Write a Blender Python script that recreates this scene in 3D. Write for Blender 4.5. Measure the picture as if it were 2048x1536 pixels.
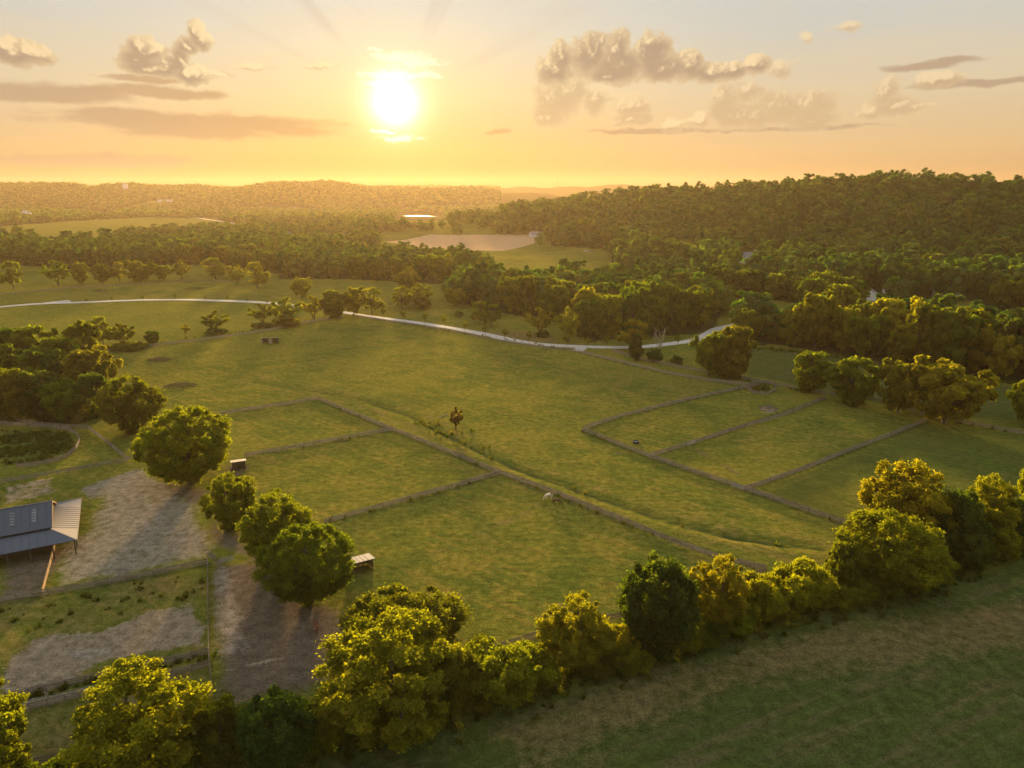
import bpy, bmesh, math, random
import numpy as np
from mathutils import Vector, Matrix

for o in list(bpy.data.objects):
    bpy.data.objects.remove(o, do_unlink=True)
scene = bpy.context.scene
COL = scene.collection
rng = np.random.default_rng(7)
random.seed(7)

# ------------------------------------------------------------------ camera
# survey frame: 2048 x 1536 plate, focal length in plate pixels, drone 75 m up
F, CX, CY, CAMH = 1420.0, 1024.0, 768.0, 75.0
PITCH = math.atan((CY - 385.0) / F)
cam_data = bpy.data.cameras.new("camera")
cam_data.sensor_width = 36.0
cam_data.lens = 36.0 * F / 2048.0
cam_data.clip_start = 0.5
cam_data.clip_end = 60000.0
cam = bpy.data.objects.new("camera", cam_data)
cam.location = (0, 0, CAMH)
cam.rotation_euler = (math.pi / 2 - PITCH, 0, 0)
COL.objects.link(cam)
scene.camera = cam

# ------------------------------------------------------------------ light
EXPOSURE = 2.3
SUN_EL, SUN_AZ = math.radians(6.46), math.radians(-8.77)      # azimuth from +Y towards +X
SUN_DIR = Vector((math.sin(SUN_AZ) * math.cos(SUN_EL), math.cos(SUN_AZ) * math.cos(SUN_EL), math.sin(SUN_EL)))
sun_data = bpy.data.lights.new("sun", 'SUN')
sun_data.energy = 2.9
sun_data.angle = math.radians(4.5)
sun_data.color = (1.0, 0.68, 0.30)
sun = bpy.data.objects.new("sun", sun_data)
sun.rotation_euler = (-SUN_DIR).to_track_quat('-Z', 'Y').to_euler()
sun.location = (0, 0, 300)
COL.objects.link(sun)

vs = scene.view_settings
vs.view_transform = 'Standard'
vs.look = 'None'
vs.exposure = EXPOSURE
vs.gamma = 1.0
vs.use_curve_mapping = False
scene.render.engine = 'CYCLES'
cy = scene.cycles
cy.use_denoising = True
cy.max_bounces = 5
cy.diffuse_bounces = 4
cy.glossy_bounces = 2
cy.transmission_bounces = 3
cy.transparent_max_bounces = 6
cy.volume_bounces = 1
cy.caustics_reflective = False
cy.caustics_refractive = False
cy.sample_clamp_indirect = 4.0


def srgb(r, g, b):
    def f(c):
        c /= 255.0
        return c / 12.92 if c <= 0.04045 else ((c + 0.055) / 1.055) ** 2.4
    return (f(r), f(g), f(b), 1.0)


# plate pixel <-> world
_c, _s = math.cos(PITCH), math.sin(PITCH)


def ray(px, py):
    x = (px - CX) / F
    u = (CY - py) / F
    return np.array([x, _c + u * _s, -_s + u * _c])


def proj(x, y, z):
    dy, dz = y, z - CAMH
    dep = dy * _c - dz * _s
    up = dy * _s + dz * _c
    dep = np.where(np.abs(dep) < 1e-3, 1e-3, dep)
    return CX + F * x / dep, CY - F * up / dep, dep


def azel(px, py):
    d = ray(px, py)
    d = d / np.linalg.norm(d)
    return math.degrees(math.atan2(d[0], d[1])), math.degrees(math.asin(d[2]))


# ------------------------------------------------------------------ node helper
class NT:
    def __init__(self, tree):
        self.t = tree
        self.n = tree.nodes
        self.l = tree.links

    def node(self, typ, **kw):
        n = self.n.new(typ)
        for k, v in kw.items():
            setattr(n, k, v)
        return n

    def put(self, sock, v):
        if v is None:
            return
        if isinstance(v, bpy.types.NodeSocket):
            self.l.new(v, sock)
        else:
            sock.default_value = v

    def math(self, op, a, b=None, c=None, clamp=False):
        n = self.node('ShaderNodeMath', operation=op, use_clamp=clamp)
        self.put(n.inputs[0], a)
        self.put(n.inputs[1], b)
        self.put(n.inputs[2], c)
        return n.outputs[0]

    def vmath(self, op, a, b=None, c=None, scale=None):
        n = self.node('ShaderNodeVectorMath', operation=op)
        self.put(n.inputs[0], a)
        self.put(n.inputs[1], b)
        if c is not None:
            self.put(n.inputs[2], c)
        if scale is not None:
            self.put(n.inputs['Scale'], scale)
        return n.outputs['Value'] if op in ('LENGTH', 'DOT_PRODUCT', 'DISTANCE') else n.outputs[0]

    def noise(self, vec, scale, detail=4.0, rough=0.55, distortion=0.0, color=False):
        n = self.node('ShaderNodeTexNoise')
        self.put(n.inputs['Vector'], vec)
        n.inputs['Scale'].default_value = scale
        n.inputs['Detail'].default_value = detail
        n.inputs['Roughness'].default_value = rough
        n.inputs['Distortion'].default_value = distortion
        return n.outputs[1] if color else n.outputs[0]

    def smooth(self, v, lo, hi, a=0.0, b=1.0):
        n = self.node('ShaderNodeMapRange', interpolation_type='SMOOTHSTEP')
        self.put(n.inputs[0], v)
        self.put(n.inputs[1], lo)
        self.put(n.inputs[2], hi)
        n.inputs[3].default_value = a
        n.inputs[4].default_value = b
        return n.outputs[0]

    def mix(self, f, a, b, blend='MIX'):
        n = self.node('ShaderNodeMix', data_type='RGBA', blend_type=blend)
        self.put(n.inputs[0], f)
        self.put(n.inputs[6], a)
        self.put(n.inputs[7], b)
        return n.outputs[2]

    def ramp(self, f, stops, interp='LINEAR'):
        n = self.node('ShaderNodeValToRGB')
        n.color_ramp.interpolation = interp
        el = n.color_ramp.elements
        while len(el) < len(stops):
            el.new(0.5)
        for e, (p, c) in zip(el, stops):
            e.position = p
            e.color = c
        self.put(n.inputs[0], f)
        return n.outputs[0]


# ------------------------------------------------------------------ sky (world)
world = bpy.data.worlds.new("World")
scene.world = world
world.use_nodes = True
W = NT(world.node_tree)
for n in list(W.n):
    W.n.remove(n)
SKY_STRENGTH = 0.1
K = 1.0 / (SKY_STRENGTH * 2 ** EXPOSURE)      # a plate colour -> the sky colour that exposes to it


def kc(r, g, b, m=1.0):
    c = srgb(r, g, b)
    return (c[0] * m, c[1] * m, c[2] * m, 1.0)


tc = W.node('ShaderNodeTexCoord')
dirv = W.vmath('NORMALIZE', tc.outputs['Generated'])
sep = W.node('ShaderNodeSeparateXYZ')
W.put(sep.inputs[0], dirv)
az = W.math('MULTIPLY', W.math('ARCTAN2', sep.outputs[0], sep.outputs[1]), 57.29578)
el = W.math('MULTIPLY', W.math('ARCSINE', sep.outputs[2]), 57.29578)
comb = W.node('ShaderNodeCombineXYZ')
W.put(comb.inputs[0], az)
W.put(comb.inputs[1], el)
P = comb.outputs[0]

nish = W.node('ShaderNodeTexSky')
nish.sky_type = 'NISHITA'
nish.sun_disc = False
nish.sun_elevation = SUN_EL
nish.sun_rotation = SUN_AZ
nish.altitude = 200
nish.air_density = 1.0
nish.dust_density = 3.0
nish.ozone_density = 1.0

elr = W.math('DIVIDE', W.math('ADD', el, 10.0), 60.0, clamp=True)


def ep(e):
    return (e + 10.0) / 60.0


grad_far = W.ramp(elr, [(0.0, kc(120, 88, 54)), (ep(0), kc(146, 110, 70)), (ep(1.2), kc(190, 154, 108)), (ep(3), kc(214, 181, 132)),
                        (ep(7), kc(216, 199, 166)), (ep(11), kc(202, 201, 190)), (ep(15), kc(196, 203, 202)), (ep(32), kc(206, 212, 214)), (1.0, kc(204, 212, 220))])
grad_sun = W.ramp(elr, [(0.0, kc(90, 56, 24)), (ep(0), kc(100, 64, 30)), (ep(1.2), kc(198, 142, 74)), (ep(3), kc(244, 192, 112)),
                        (ep(7), kc(250, 220, 164)), (ep(11), kc(238, 224, 194)), (ep(15), kc(222, 220, 210)), (ep(32), kc(208, 213, 214)), (1.0, kc(204, 212, 220))])
dot = W.vmath('DOT_PRODUCT', dirv, tuple(SUN_DIR))
ang = W.math('MULTIPLY', W.math('ARCCOSINE', W.math('MINIMUM', dot, 0.9999999)), 57.29578)
daz = W.math('ABSOLUTE', W.math('SUBTRACT', az, math.degrees(SUN_AZ)))
f_sun = W.math('POWER', W.smooth(ang, 0.0, 32.0, 1.0, 0.0), 1.3)
sky = W.mix(f_sun, grad_far, grad_sun)
# the clear-air sky takes over towards the zenith and behind the camera
nish_c = W.vmath('SCALE', nish.outputs[0], scale=1.0)
f_n = W.math('MAXIMUM', W.smooth(el, 16.0, 60.0, 0.0, 0.12), W.smooth(ang, 50.0, 120.0, 0.0, 0.12))
sky_k = W.vmath('SCALE', sky, scale=K)
sky = W.mix(f_n, sky_k, nish_c)
sky = W.vmath('SCALE', sky, scale=1.0 / K)        # work in plate units from here on

# thin high veils
pv = W.vmath('MULTIPLY', P, (0.05, 0.35, 0.0))
veil = W.noise(pv, 1.0, 5, 0.6, 0.6)
veil = W.math('MULTIPLY', W.smooth(veil, 0.48, 0.78), W.smooth(el, 3.0, 9.0))
sky = W.mix(W.math('MULTIPLY', veil, 0.22), sky, kc(236, 208, 160))

# soft shafts fanning out from the sun
rel = W.vmath('SUBTRACT', P, (math.degrees(SUN_AZ), math.degrees(SUN_EL), 0))
sp2 = W.node('ShaderNodeSeparateXYZ')
W.put(sp2.inputs[0], rel)
theta = W.math('ARCTAN2', sp2.outputs[0], sp2.outputs[1])
cth = W.node('ShaderNodeCombineXYZ')
W.put(cth.inputs[0], theta)
shaft = W.noise(cth.outputs[0], 3.2, 2.0, 0.5)
shaft = W.math('MULTIPLY', W.smooth(shaft, 0.5, 0.72), W.math('MULTIPLY', W.smooth(ang, 4.0, 7.0), W.smooth(ang, 9.0, 22.0, 1.0, 0.0)))
shaft = W.math('MULTIPLY', shaft, W.smooth(sp2.outputs[1], 0.0, 3.0))
sky = W.mix(W.math('MULTIPLY', shaft, 0.35), sky, kc(196, 180, 160))


def blobs(lst, warp, k=0.18):
    acc = None
    for (px, py, rx, ry) in lst:
        a, e = azel(px, py)
        ra, re = rx / F * 57.3, ry / F * 57.3
        m = W.vmath('MULTIPLY_ADD', warp, (1 / ra, 1 / re, 0), (-a / ra, -e / re, 0))
        d = W.vmath('LENGTH', m)
        acc = d if acc is None else W.math('SMOOTH_MIN', acc, d, k)
    return W.math('SUBTRACT', 1.0, acc)


def finish(col):
    """sun glare in the thin cloud round it, then out to a background"""
    halo = W.math('POWER', 2.718, W.math('MULTIPLY', W.math('POWER', W.math('DIVIDE', ang, 1.3), 1.6), -1.0))
    halo2 = W.math('POWER', 2.718, W.math('MULTIPLY', W.math('DIVIDE', ang, 2.6), -1.0))
    c = W.vmath('ADD', col, W.vmath('SCALE', (3.0, 2.7, 2.1), scale=halo))
    c = W.vmath('ADD', c, W.vmath('SCALE', (0.62, 0.42, 0.13), scale=W.math('MULTIPLY', halo2, 0.85)))
    b = W.node('ShaderNodeBackground')
    W.put(b.inputs[0], W.vmath('SCALE', c, scale=K))
    b.inputs[1].default_value = SKY_STRENGTH
    return b.outputs[0]


def noise_set():
    wn = W.noise(P, 0.55, 4, 0.55, 0.0, True)
    wv = W.vmath('SUBTRACT', wn, (0.5, 0.5, 0.5))
    warp = W.vmath('ADD', P, W.vmath('MULTIPLY', wv, (1.5, 1.1, 0)))
    fb = W.noise(P, 1.15, 6, 0.56)
    # the same billows looked up a little nearer the sun: thinner there means lit here
    tow = W.vmath('SCALE', W.vmath('NORMALIZE', rel), scale=-0.22)
    fb2 = W.noise(W.vmath('ADD', P, W.vmath('ADD', tow, (0, 0.10, 0))), 1.15, 4, 0.56)
    lit = W.smooth(W.math('SUBTRACT', fb, fb2), -0.07, 0.12)
    return wv, warp, fb, lit


def add_stratus(sky, lst, wv):
    fbs = W.noise(W.vmath('MULTIPLY', P, (0.25, 1.0, 1)), 1.0, 5, 0.6)
    fs = W.math('ADD', blobs(lst, W.vmath('ADD', P, W.vmath('MULTIPLY', wv, (2.0, 0.7, 0))), 0.25),
                W.math('MULTIPLY', W.math('SUBTRACT', fbs, 0.5), 1.3))
    a_s = W.smooth(fs, -0.05, 0.55)
    return W.mix(W.math('MULTIPLY', a_s, 0.85), sky, W.mix(f_sun, kc(178, 154, 128), kc(200, 158, 108)))


def add_light_cumulus(sky, lst, warp, fb, lit, grow=1.25, dens=0.75, amp=1.4, edge_w=0.5, body=(196, 171, 134)):
    big = [(x, y, rx * grow, ry * grow) for x, y, rx, ry in lst]
    f0 = blobs(big, warp, 0.3)
    # looked up again a little towards the light: where the cloud ends that way, this is its lit brow
    f1 = blobs(big, W.vmath('ADD', warp, W.vmath('ADD', W.vmath('SCALE', W.vmath('NORMALIZE', rel), scale=-0.30), (0, 0.45, 0))), 0.3)
    nz = W.math('SUBTRACT', fb, 0.5)
    f = W.math('ADD', f0, W.math('MULTIPLY', nz, amp))
    alpha = W.smooth(f, 0.0, edge_w)
    brow = W.smooth(W.math('ADD', W.math('SUBTRACT', f0, f1), W.math('MULTIPLY', W.math('SUBTRACT', lit, 0.5), 0.22)), 0.0, 0.7)
    thick = W.smooth(W.math('ADD', f0, W.math('MULTIPLY', nz, 0.6)), 0.1, 0.7)
    shade = W.math('MULTIPLY', W.smooth(brow, 0.0, 1.0, 1.0, 0.0), W.math('ADD', 0.5, W.math('MULTIPLY', thick, 0.5)))
    col = W.mix(shade, W.mix(f_sun, kc(240, 214, 168), kc(254, 230, 176)), kc(*body))
    return W.mix(W.math('MULTIPLY', alpha, dens), sky, col)


def add_cumulus(sky, lst, warp, fb, lit):
    return add_light_cumulus(sky, lst, warp, fb, lit, 1.2, 0.95, 1.1, 0.26, (172, 151, 126))


# western part of the sky
wv, warp, fb, lit = noise_set()
left = add_stratus(sky, [(420, 245, 270, 20), (250, 233, 140, 20), (400, 264, 150, 16), (600, 263, 90, 12), (150, 186, 120, 20),
                         (60, 186, 120, 16), (330, 185, 110, 12), (300, 160, 90, 7), (220, 322, 170, 14)], wv)
left = add_light_cumulus(left, [(500, 132, 34, 9), (640, 130, 26, 7), (430, 148, 30, 6)], warp, fb, lit)
left = add_cumulus(left, [(278, 92, 23, 20), (274, 120, 30, 24), (302, 106, 26, 16), (290, 140, 42, 11), (330, 140, 28, 16),
                          (372, 97, 20, 15), (390, 66, 13, 20), (400, 82, 17, 15), (360, 122, 16, 22), (382, 150, 33, 15),
                          (345, 131, 20, 12), (30, 106, 42, 20), (62, 106, 28, 13), (8, 92, 24, 14)], warp, fb, lit)
bg_left = finish(left)
# round the sun
wv, warp, fb, lit = noise_set()
fbb = W.noise(W.vmath('MULTIPLY', P, (0.6, 1.5, 1)), 2.6, 7, 0.68)
fbr = W.math('ADD', blobs([(800, 114, 66, 12), (835, 126, 56, 12), (790, 150, 72, 10), (765, 166, 42, 7), (858, 150, 28, 7),
                           (800, 276, 46, 7), (750, 100, 20, 5), (765, 262, 28, 5)],
                          W.vmath('ADD', P, W.vmath('MULTIPLY', wv, (1.6, 0.8, 0)))), W.math('MULTIPLY', W.math('SUBTRACT', fbb, 0.5), 3.0))
bg_mid = finish(W.mix(W.math('MULTIPLY', W.smooth(fbr, 0.0, 0.6), W.smooth(ang, 3.0, 5.2, 1.0, 0.75)), sky, (1.15, 1.0, 0.66, 1)))
# eastern part
wv, warp, fb, lit = noise_set()
right = add_stratus(sky, [(1000, 265, 28, 6), (1950, 166, 110, 8), (2050, 160, 60, 9), (1850, 132, 70, 8), (1910, 121, 50, 7),
                          (1560, 258, 200, 5), (1290, 262, 120, 6)], wv)
right = add_light_cumulus(right, [
    (1110, 200, 48, 40), (1140, 178, 42, 28), (1100, 232, 42, 22), (1190, 205, 28, 24), (1262, 216, 38, 20),
    (1265, 240, 46, 14), (1345, 250, 28, 12), (1395, 242, 20, 18), (1450, 200, 28, 30), (1462, 230, 42, 28),
    (1500, 182, 28, 22), (1505, 232, 45, 26), (1560, 215, 42, 32), (1622, 212, 46, 30), (1620, 240, 58, 20),
    (1560, 140, 24, 14), (1770, 188, 26, 26), (1790, 214, 44, 18), (1825, 214, 34, 9), (1742, 225, 22, 18),
    (1880, 163, 36, 14), (1690, 55, 28, 10), (1610, 78, 14, 8)], warp, fb, lit)
right = add_cumulus(right, [
    (1110, 142, 38, 24), (1125, 112, 26, 26), (1180, 112, 38, 36), (1195, 92, 20, 20), (1237, 98, 24, 30), (1240, 132, 56, 32),
    (1305, 104, 34, 32), (1300, 86, 17, 16), (1330, 137, 52, 26), (1375, 127, 28, 23), (1420, 142, 46, 19), (1460, 141, 38, 18),
    (1512, 127, 24, 14), (1215, 150, 28, 14)], warp, fb, lit)
bg_right = finish(right)
bg_open = finish(sky)


def choose(f, a, b):
    m = W.node('ShaderNodeMixShader')
    W.put(m.inputs[0], f)
    W.l.new(a, m.inputs[1])
    W.l.new(b, m.inputs[2])
    return m.outputs[0]


# the cloud banks are only worked out where they lie (hard switches, in clear sky)
e_lo, e_hi = 1.6, 18.0
band = W.math('MULTIPLY', W.math('GREATER_THAN', el, e_lo), W.math('LESS_THAN', el, e_hi))
band = W.math('MULTIPLY', band, W.math('LESS_THAN', W.math('ABSOLUTE', az), 50.0))
is_r = W.math('GREATER_THAN', az, azel(940, 200)[0])
is_l = W.math('LESS_THAN', az, azel(712, 200)[0])
banks = choose(is_r, choose(is_l, bg_mid, bg_left), bg_right)
wo = W.node('ShaderNodeOutputWorld')
W.l.new(choose(band, bg_open, banks), wo.inputs[0])
world.cycles.sampling_method = 'MANUAL'
world.cycles.sample_map_resolution = 512

# ------------------------------------------------------------------ materials


def new_mat(name):
    m = bpy.data.materials.new(name)
    m.use_nodes = True
    t = NT(m.node_tree)
    for n in list(t.n):
        t.n.remove(n)
    out = t.node('ShaderNodeOutputMaterial')
    return m, t, out


def simple_mat(name, col, rough=0.8, var=0.25, scale=3.0, metallic=0.0, bump=0.0, stretch=(1, 1, 1)):
    m, t, out = new_mat(name)
    b = t.node('ShaderNodeBsdfPrincipled')
    tcn = t.node('ShaderNodeTexCoord')
    v = t.vmath('MULTIPLY', tcn.outputs['Object'], stretch)
    oi = t.node('ShaderNodeObjectInfo')
    nz = t.noise(v, scale, 5, 0.6)
    f = t.math('ADD', t.math('MULTIPLY', nz, 0.7), t.math('MULTIPLY', oi.outputs['Random'], 0.3))
    c = Vector(col[:3])
    lo = tuple(c * (1 - var)) + (1,)
    hi = tuple(c * (1 + var)) + (1,)
    t.put(b.inputs['Base Color'], t.mix(t.smooth(f, 0.25, 0.75), lo, hi))
    b.inputs['Roughness'].default_value = rough
    b.inputs['Metallic'].default_value = metallic
    b.inputs['Specular IOR Level'].default_value = 0.3
    if bump:
        bn = t.node('ShaderNodeBump')
        bn.inputs['Strength'].default_value = bump
        bn.inputs['Distance'].default_value = 0.05
        t.put(bn.inputs['Height'], nz)
        t.l.new(bn.outputs[0], b.inputs['Normal'])
    t.l.new(b.outputs[0], out.inputs[0])
    return m


def leaf_mat(name, mode):
    """diffuse + translucent leaf; mode 'object' takes the crown's own colour, else a palette picked per tree"""
    m, t, out = new_mat(name)
    oi = t.node('ShaderNodeObjectInfo')
    at = t.node('ShaderNodeAttribute')
    at.attribute_name = 'tint'
    at.attribute_type = 'GEOMETRY'
    if mode == 'object':
        base = oi.outputs['Color']
    else:
        base = t.ramp(oi.outputs['Random'], mode)
    var = t.smooth(at.outputs['Fac'], 0.0, 1.0, 0.7, 1.3)
    col = t.vmath('SCALE', base, scale=var)
    warm = t.vmath('MULTIPLY', col, (1.18, 1.05, 0.8))
    col = t.mix(t.smooth(at.outputs['Fac'], 0.62, 1.0), col, warm)
    d = t.node('ShaderNodeBsdfDiffuse')
    t.put(d.inputs[0], t.vmath('MULTIPLY', col, (1.0, 1.0, 1.0)))
    tr = t.node('ShaderNodeBsdfTranslucent')
    t.put(tr.inputs[0], t.vmath('MULTIPLY', col, (1.85, 2.25, 0.28)))
    mx = t.node('ShaderNodeMixShader')
    mx.inputs[0].default_value = 0.52
    t.l.new(d.outputs[0], mx.inputs[1])
    t.l.new(tr.outputs[0], mx.inputs[2])
    t.l.new(mx.outputs[0], out.inputs[0])
    return m


M = {}
M['leaf'] = leaf_mat('leaf', 'object')
M['forest_leaf'] = leaf_mat('forest_leaf', [
    (0.0, (0.052, 0.100, 0.038, 1)), (0.3, (0.086, 0.140, 0.046, 1)), (0.6, (0.114, 0.164, 0.048, 1)),
    (0.88, (0.146, 0.178, 0.046, 1)), (1.0, (0.180, 0.180, 0.040, 1))])
M['bark'] = simple_mat('bark', (0.105, 0.080, 0.058), 0.95, 0.35, 2.0, bump=0.6, stretch=(3, 3, 0.6))
M['dead_wood'] = simple_mat('dead_wood', (0.26, 0.22, 0.17), 0.9, 0.3, 2.0)
M['fence_wood'] = simple_mat('fence_wood', (0.25, 0.195, 0.15), 0.9, 0.35, 1.2, stretch=(0.5, 6, 6))
M['pale_wood'] = simple_mat('pale_wood', (0.34, 0.27, 0.19), 0.85, 0.25, 1.5, stretch=(0.5, 5, 5))
M['fresh_wood'] = simple_mat('fresh_wood', (0.45, 0.27, 0.12), 0.8, 0.2, 1.5, stretch=(0.5, 5, 5))
M['dark_wood'] = simple_mat('dark_wood', (0.075, 0.055, 0.040), 0.9, 0.3, 1.5, stretch=(0.5, 5, 5))
M['galvanised'] = simple_mat('galvanised', (0.42, 0.41, 0.40), 0.45, 0.15, 1.0, metallic=0.4)
M['pale_roof'] = simple_mat('pale_roof', (0.27, 0.25, 0.24), 0.85, 0.12, 0.8, stretch=(6, 0.5, 1))
M['blue_roof'] = simple_mat('blue_roof', (0.062, 0.078, 0.100), 0.42, 0.14, 0.7, stretch=(6, 0.4, 1))
M['tan_roof'] = simple_mat('tan_roof', (0.30, 0.25, 0.21), 0.8, 0.14, 0.6, stretch=(0.4, 5, 1))
M['skylight'] = simple_mat('skylight', (0.17, 0.19, 0.20), 0.3, 0.3, 1.2)
M['white_paint'] = simple_mat('white_paint', (0.70, 0.68, 0.65), 0.6, 0.08, 1.0)
M['grey_shingle'] = simple_mat('grey_shingle', (0.20, 0.19, 0.195), 0.85, 0.2, 1.0)
M['red_shingle'] = simple_mat('red_shingle', (0.30, 0.17, 0.14), 0.85, 0.2, 1.0)
M['glass'] = simple_mat('glass', (0.03, 0.035, 0.04), 0.1, 0.1)
M['twig'] = simple_mat('twig', (0.085, 0.055, 0.040), 0.95, 0.4, 2.0)
M['black'] = simple_mat('black', (0.02, 0.02, 0.022), 0.6, 0.2)
M['rock'] = simple_mat('rock', (0.13, 0.115, 0.10), 0.9, 0.2, 1.0)
M['gravel'] = simple_mat('gravel', (0.46, 0.42, 0.37), 0.9, 0.16, 0.6, bump=0.3)
M['horse_white'] = simple_mat('horse_white', (0.72, 0.58, 0.42), 0.7, 0.08, 2.0)
M['horse_bay'] = simple_mat('horse_bay', (0.11, 0.040, 0.022), 0.6, 0.3, 2.0)
M['horse_chestnut'] = simple_mat('horse_chestnut', (0.20, 0.065, 0.025), 0.6, 0.25, 2.0)
M['horse_black'] = simple_mat('horse_black', (0.018, 0.015, 0.014), 0.6, 0.2)

# ------------------------------------------------------------------ terrain


def seg_dist(x, y, pts):
    """distance to a polyline and the interpolated third coordinate of its nearest point"""
    best = np.full(np.shape(x), 1e12)
    val = np.zeros(np.shape(x))
    for a, b in zip(pts[:-1], pts[1:]):
        ax, ay, ah = a
        bx, by, bh = b
        dx, dy = bx - ax, by - ay
        t = np.clip(((x - ax) * dx + (y - ay) * dy) / (dx * dx + dy * dy), 0, 1)
        d = (x - ax - t * dx) ** 2 + (y - ay - t * dy) ** 2
        m = d < best
        best = np.where(m, d, best)
        val = np.where(m, ah + t * (bh - ah), val)
    return np.sqrt(best), val


def sstep(a, b, v):
    t = np.clip((v - a) / (b - a), 0, 1)
    return t * t * (3 - 2 * t)


def wob(x, y, s, seed):
    """cheap smooth noise, about -1..1"""
    r = np.random.default_rng(seed)
    o = 0
    for k in range(4):
        a = r.uniform(0, 6.28)
        f = r.uniform(0.7, 1.5) / s
        o = o + np.sin((x * math.cos(a) + y * math.sin(a)) * f * 6.28 + r.uniform(0, 6.28))
    return o / 2.6


RIDGES = [  # crest polyline (x, y, height), reach
    ([(-60, 1620, 14), (34, 1500, 30), (200, 1350, 50), (313, 1250, 57), (440, 1150, 69), (503, 1100, 72), (568, 1050, 71), (685, 950, 66), (900, 850, 66), (1300, 700, 66)], 430),
    ([(-3800, 3500, 96), (-2600, 3600, 95), (-2270, 3600, 99), (-1960, 3600, 95), (-1400, 3600, 93), (-1024, 3600, 106), (-800, 3650, 96), (-315, 3700, 88), (-60, 3850, 80), (60, 4000, 40)], 900),
    ([(-5200, 5400, 118), (-3300, 5600, 112), (-1500, 5600, 105), (-150, 5500, 108), (350, 5500, 112), (690, 5400, 116), (1300, 5200, 112), (2600, 4800, 110), (4200, 4200, 110)], 1200),
    ([(250, 2900, 30), (600, 2700, 62), (1000, 2500, 80), (1700, 2300, 90)], 520),
]
DITCH_PX = [(500, 762), (560, 772), (640, 783), (740, 805), (820, 832), (890, 870), (960, 905), (1040, 942), (1140, 977), (1240, 1012), (1340, 1045), (1440, 1072), (1540, 1090), (1640, 1098)]


def flat_gp(px, py):
    d = ray(px, py)
    t = -CAMH / d[2]
    return d[0] * t, d[1] * t


DITCH = [flat_gp(*p) + (1.0,) for p in DITCH_PX]


def ground_z(x, y):
    x = np.asarray(x, float)
    y = np.asarray(y, float)
    r = np.hypot(x, y)
    z = 0.35 * wob(x, y, 70, 3) * sstep(60, 160, r) + 0.9 * wob(x, y, 240, 5) * sstep(250, 500, r)
    for k, (pts, reach) in enumerate(RIDGES):
        d, h = seg_dist(x, y, pts)
        t = np.clip(d / reach, 0, 1)
        z = z + h * (0.5 + 0.5 * np.cos(t * math.pi)) * (1 + 0.0 * d)
    z = z + 11.0 * wob(x, y, 900, 31) * sstep(2300, 3000, r) * sstep(10, 50, z) + 5.0 * wob(x, y, 260, 11) * sstep(20, 60, z) + 2.0 * wob(x, y, 90, 12) * sstep(15, 50, z)
    d, _ = seg_dist(x, y, DITCH)
    deep = 0.55 + 0.2 * wob(x, y, 30, 9)
    d = d + 0.5 * wob(x, y, 9, 10)
    z = z - deep * np.exp(-(d / 1.3) ** 2) + 0.12 * np.exp(-((d - 3.5) / 2.0) ** 2)
    return z


def gz(x, y):
    return float(ground_z(x, y))


def gp(px, py):
    """where the plate pixel's sight line meets the ground"""
    d = ray(px, py)
    if d[2] < 0:
        t = -CAMH / d[2]
        x, y = d[0] * t, d[1] * t
        if y < 480:
            for _ in range(6):
                z = gz(x, y)
                t = (z - CAMH) / d[2]
                x, y = d[0] * t, d[1] * t
            return Vector((x, y, gz(x, y)))
    ts = np.geomspace(60, 7000, 2600)
    zz = ground_z(d[0] * ts, d[1] * ts)
    below = (CAMH + d[2] * ts) < zz
    i = int(np.argmax(below)) if below.any() else len(ts) - 1
    t = ts[i]
    return Vector((d[0] * t, d[1] * t, gz(d[0] * t, d[1] * t)))


# pixel-plate outlines of the fields, tracks and woods, turned into ground polygons when tested
def in_poly(px, py, poly):
    inside = np.zeros(np.shape(px), bool)
    n = len(poly)
    for i in range(n):
        x1, y1 = poly[i]
        x2, y2 = poly[(i + 1) % n]
        if y1 == y2:
            continue
        c = ((y1 > py) != (y2 > py)) & (px < (x2 - x1) * (py - y1) / (y2 - y1) + x1)
        inside ^= c
    return inside


def ground_poly(poly):
    return [tuple(gp(*p))[:2] for p in poly]


def poly_weight(x, y, poly, soft):
    ins = in_poly(x, y, poly)
    pts = [(p[0], p[1], 0.0) for p in poly] + [(poly[0][0], poly[0][1], 0.0)]
    d, _ = seg_dist(x, y, pts)
    sd = np.where(ins, d, -d)
    return sstep(-soft, soft, sd)


DRIVE_PX = [(-260, 634), (-120, 624), (0, 614), (60, 609), (130, 606), (260, 601), (380, 600), (480, 603), (560, 608), (640, 617), (700, 627), (760, 636), (850, 648), (950, 665),
            (1050, 685), (1130, 692), (1250, 695), (1320, 690), (1390, 680), (1415, 668), (1440, 656), (1500, 647), (1600, 649), (1700, 656), (1800, 663), (1900, 668), (2060, 675), (2200, 680)]
DRIVE = [tuple(gp(*p))[:2] + (0.0,) for p in DRIVE_PX]

WOODS = {
    'left': [(-400, 570), (0, 526), (130, 538), (260, 532), (420, 530), (560, 548), (560, 492), (430, 478), (200, 480), (0, 503), (-400, 530)],
    'middle': [(560, 558), (700, 558), (870, 568), (960, 556), (985, 547), (900, 534), (780, 528), (700, 514), (640, 500), (560, 492)],
    'grove': [(890, 602), (1000, 625), (1120, 645), (1180, 684), (1300, 674), (1425, 666), (1440, 628), (1400, 604), (1330, 584), (1215, 578), (1000, 580), (930, 585)],
    'strip': [(1470, 690), (1560, 690), (1640, 703), (1760, 726), (1900, 748), (2300, 795), (2300, 712), (2048, 690), (1700, 668), (1480, 660)],
    'hill': [(1405, 590), (1480, 598), (1560, 600), (1680, 640), (1760, 606), (1850, 596), (2000, 630), (2300, 640), (2300, 250), (1000, 250), (1000, 462), (1060, 468), (1085, 490), (1225, 500), (1225, 535), (1330, 566)],
}
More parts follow.
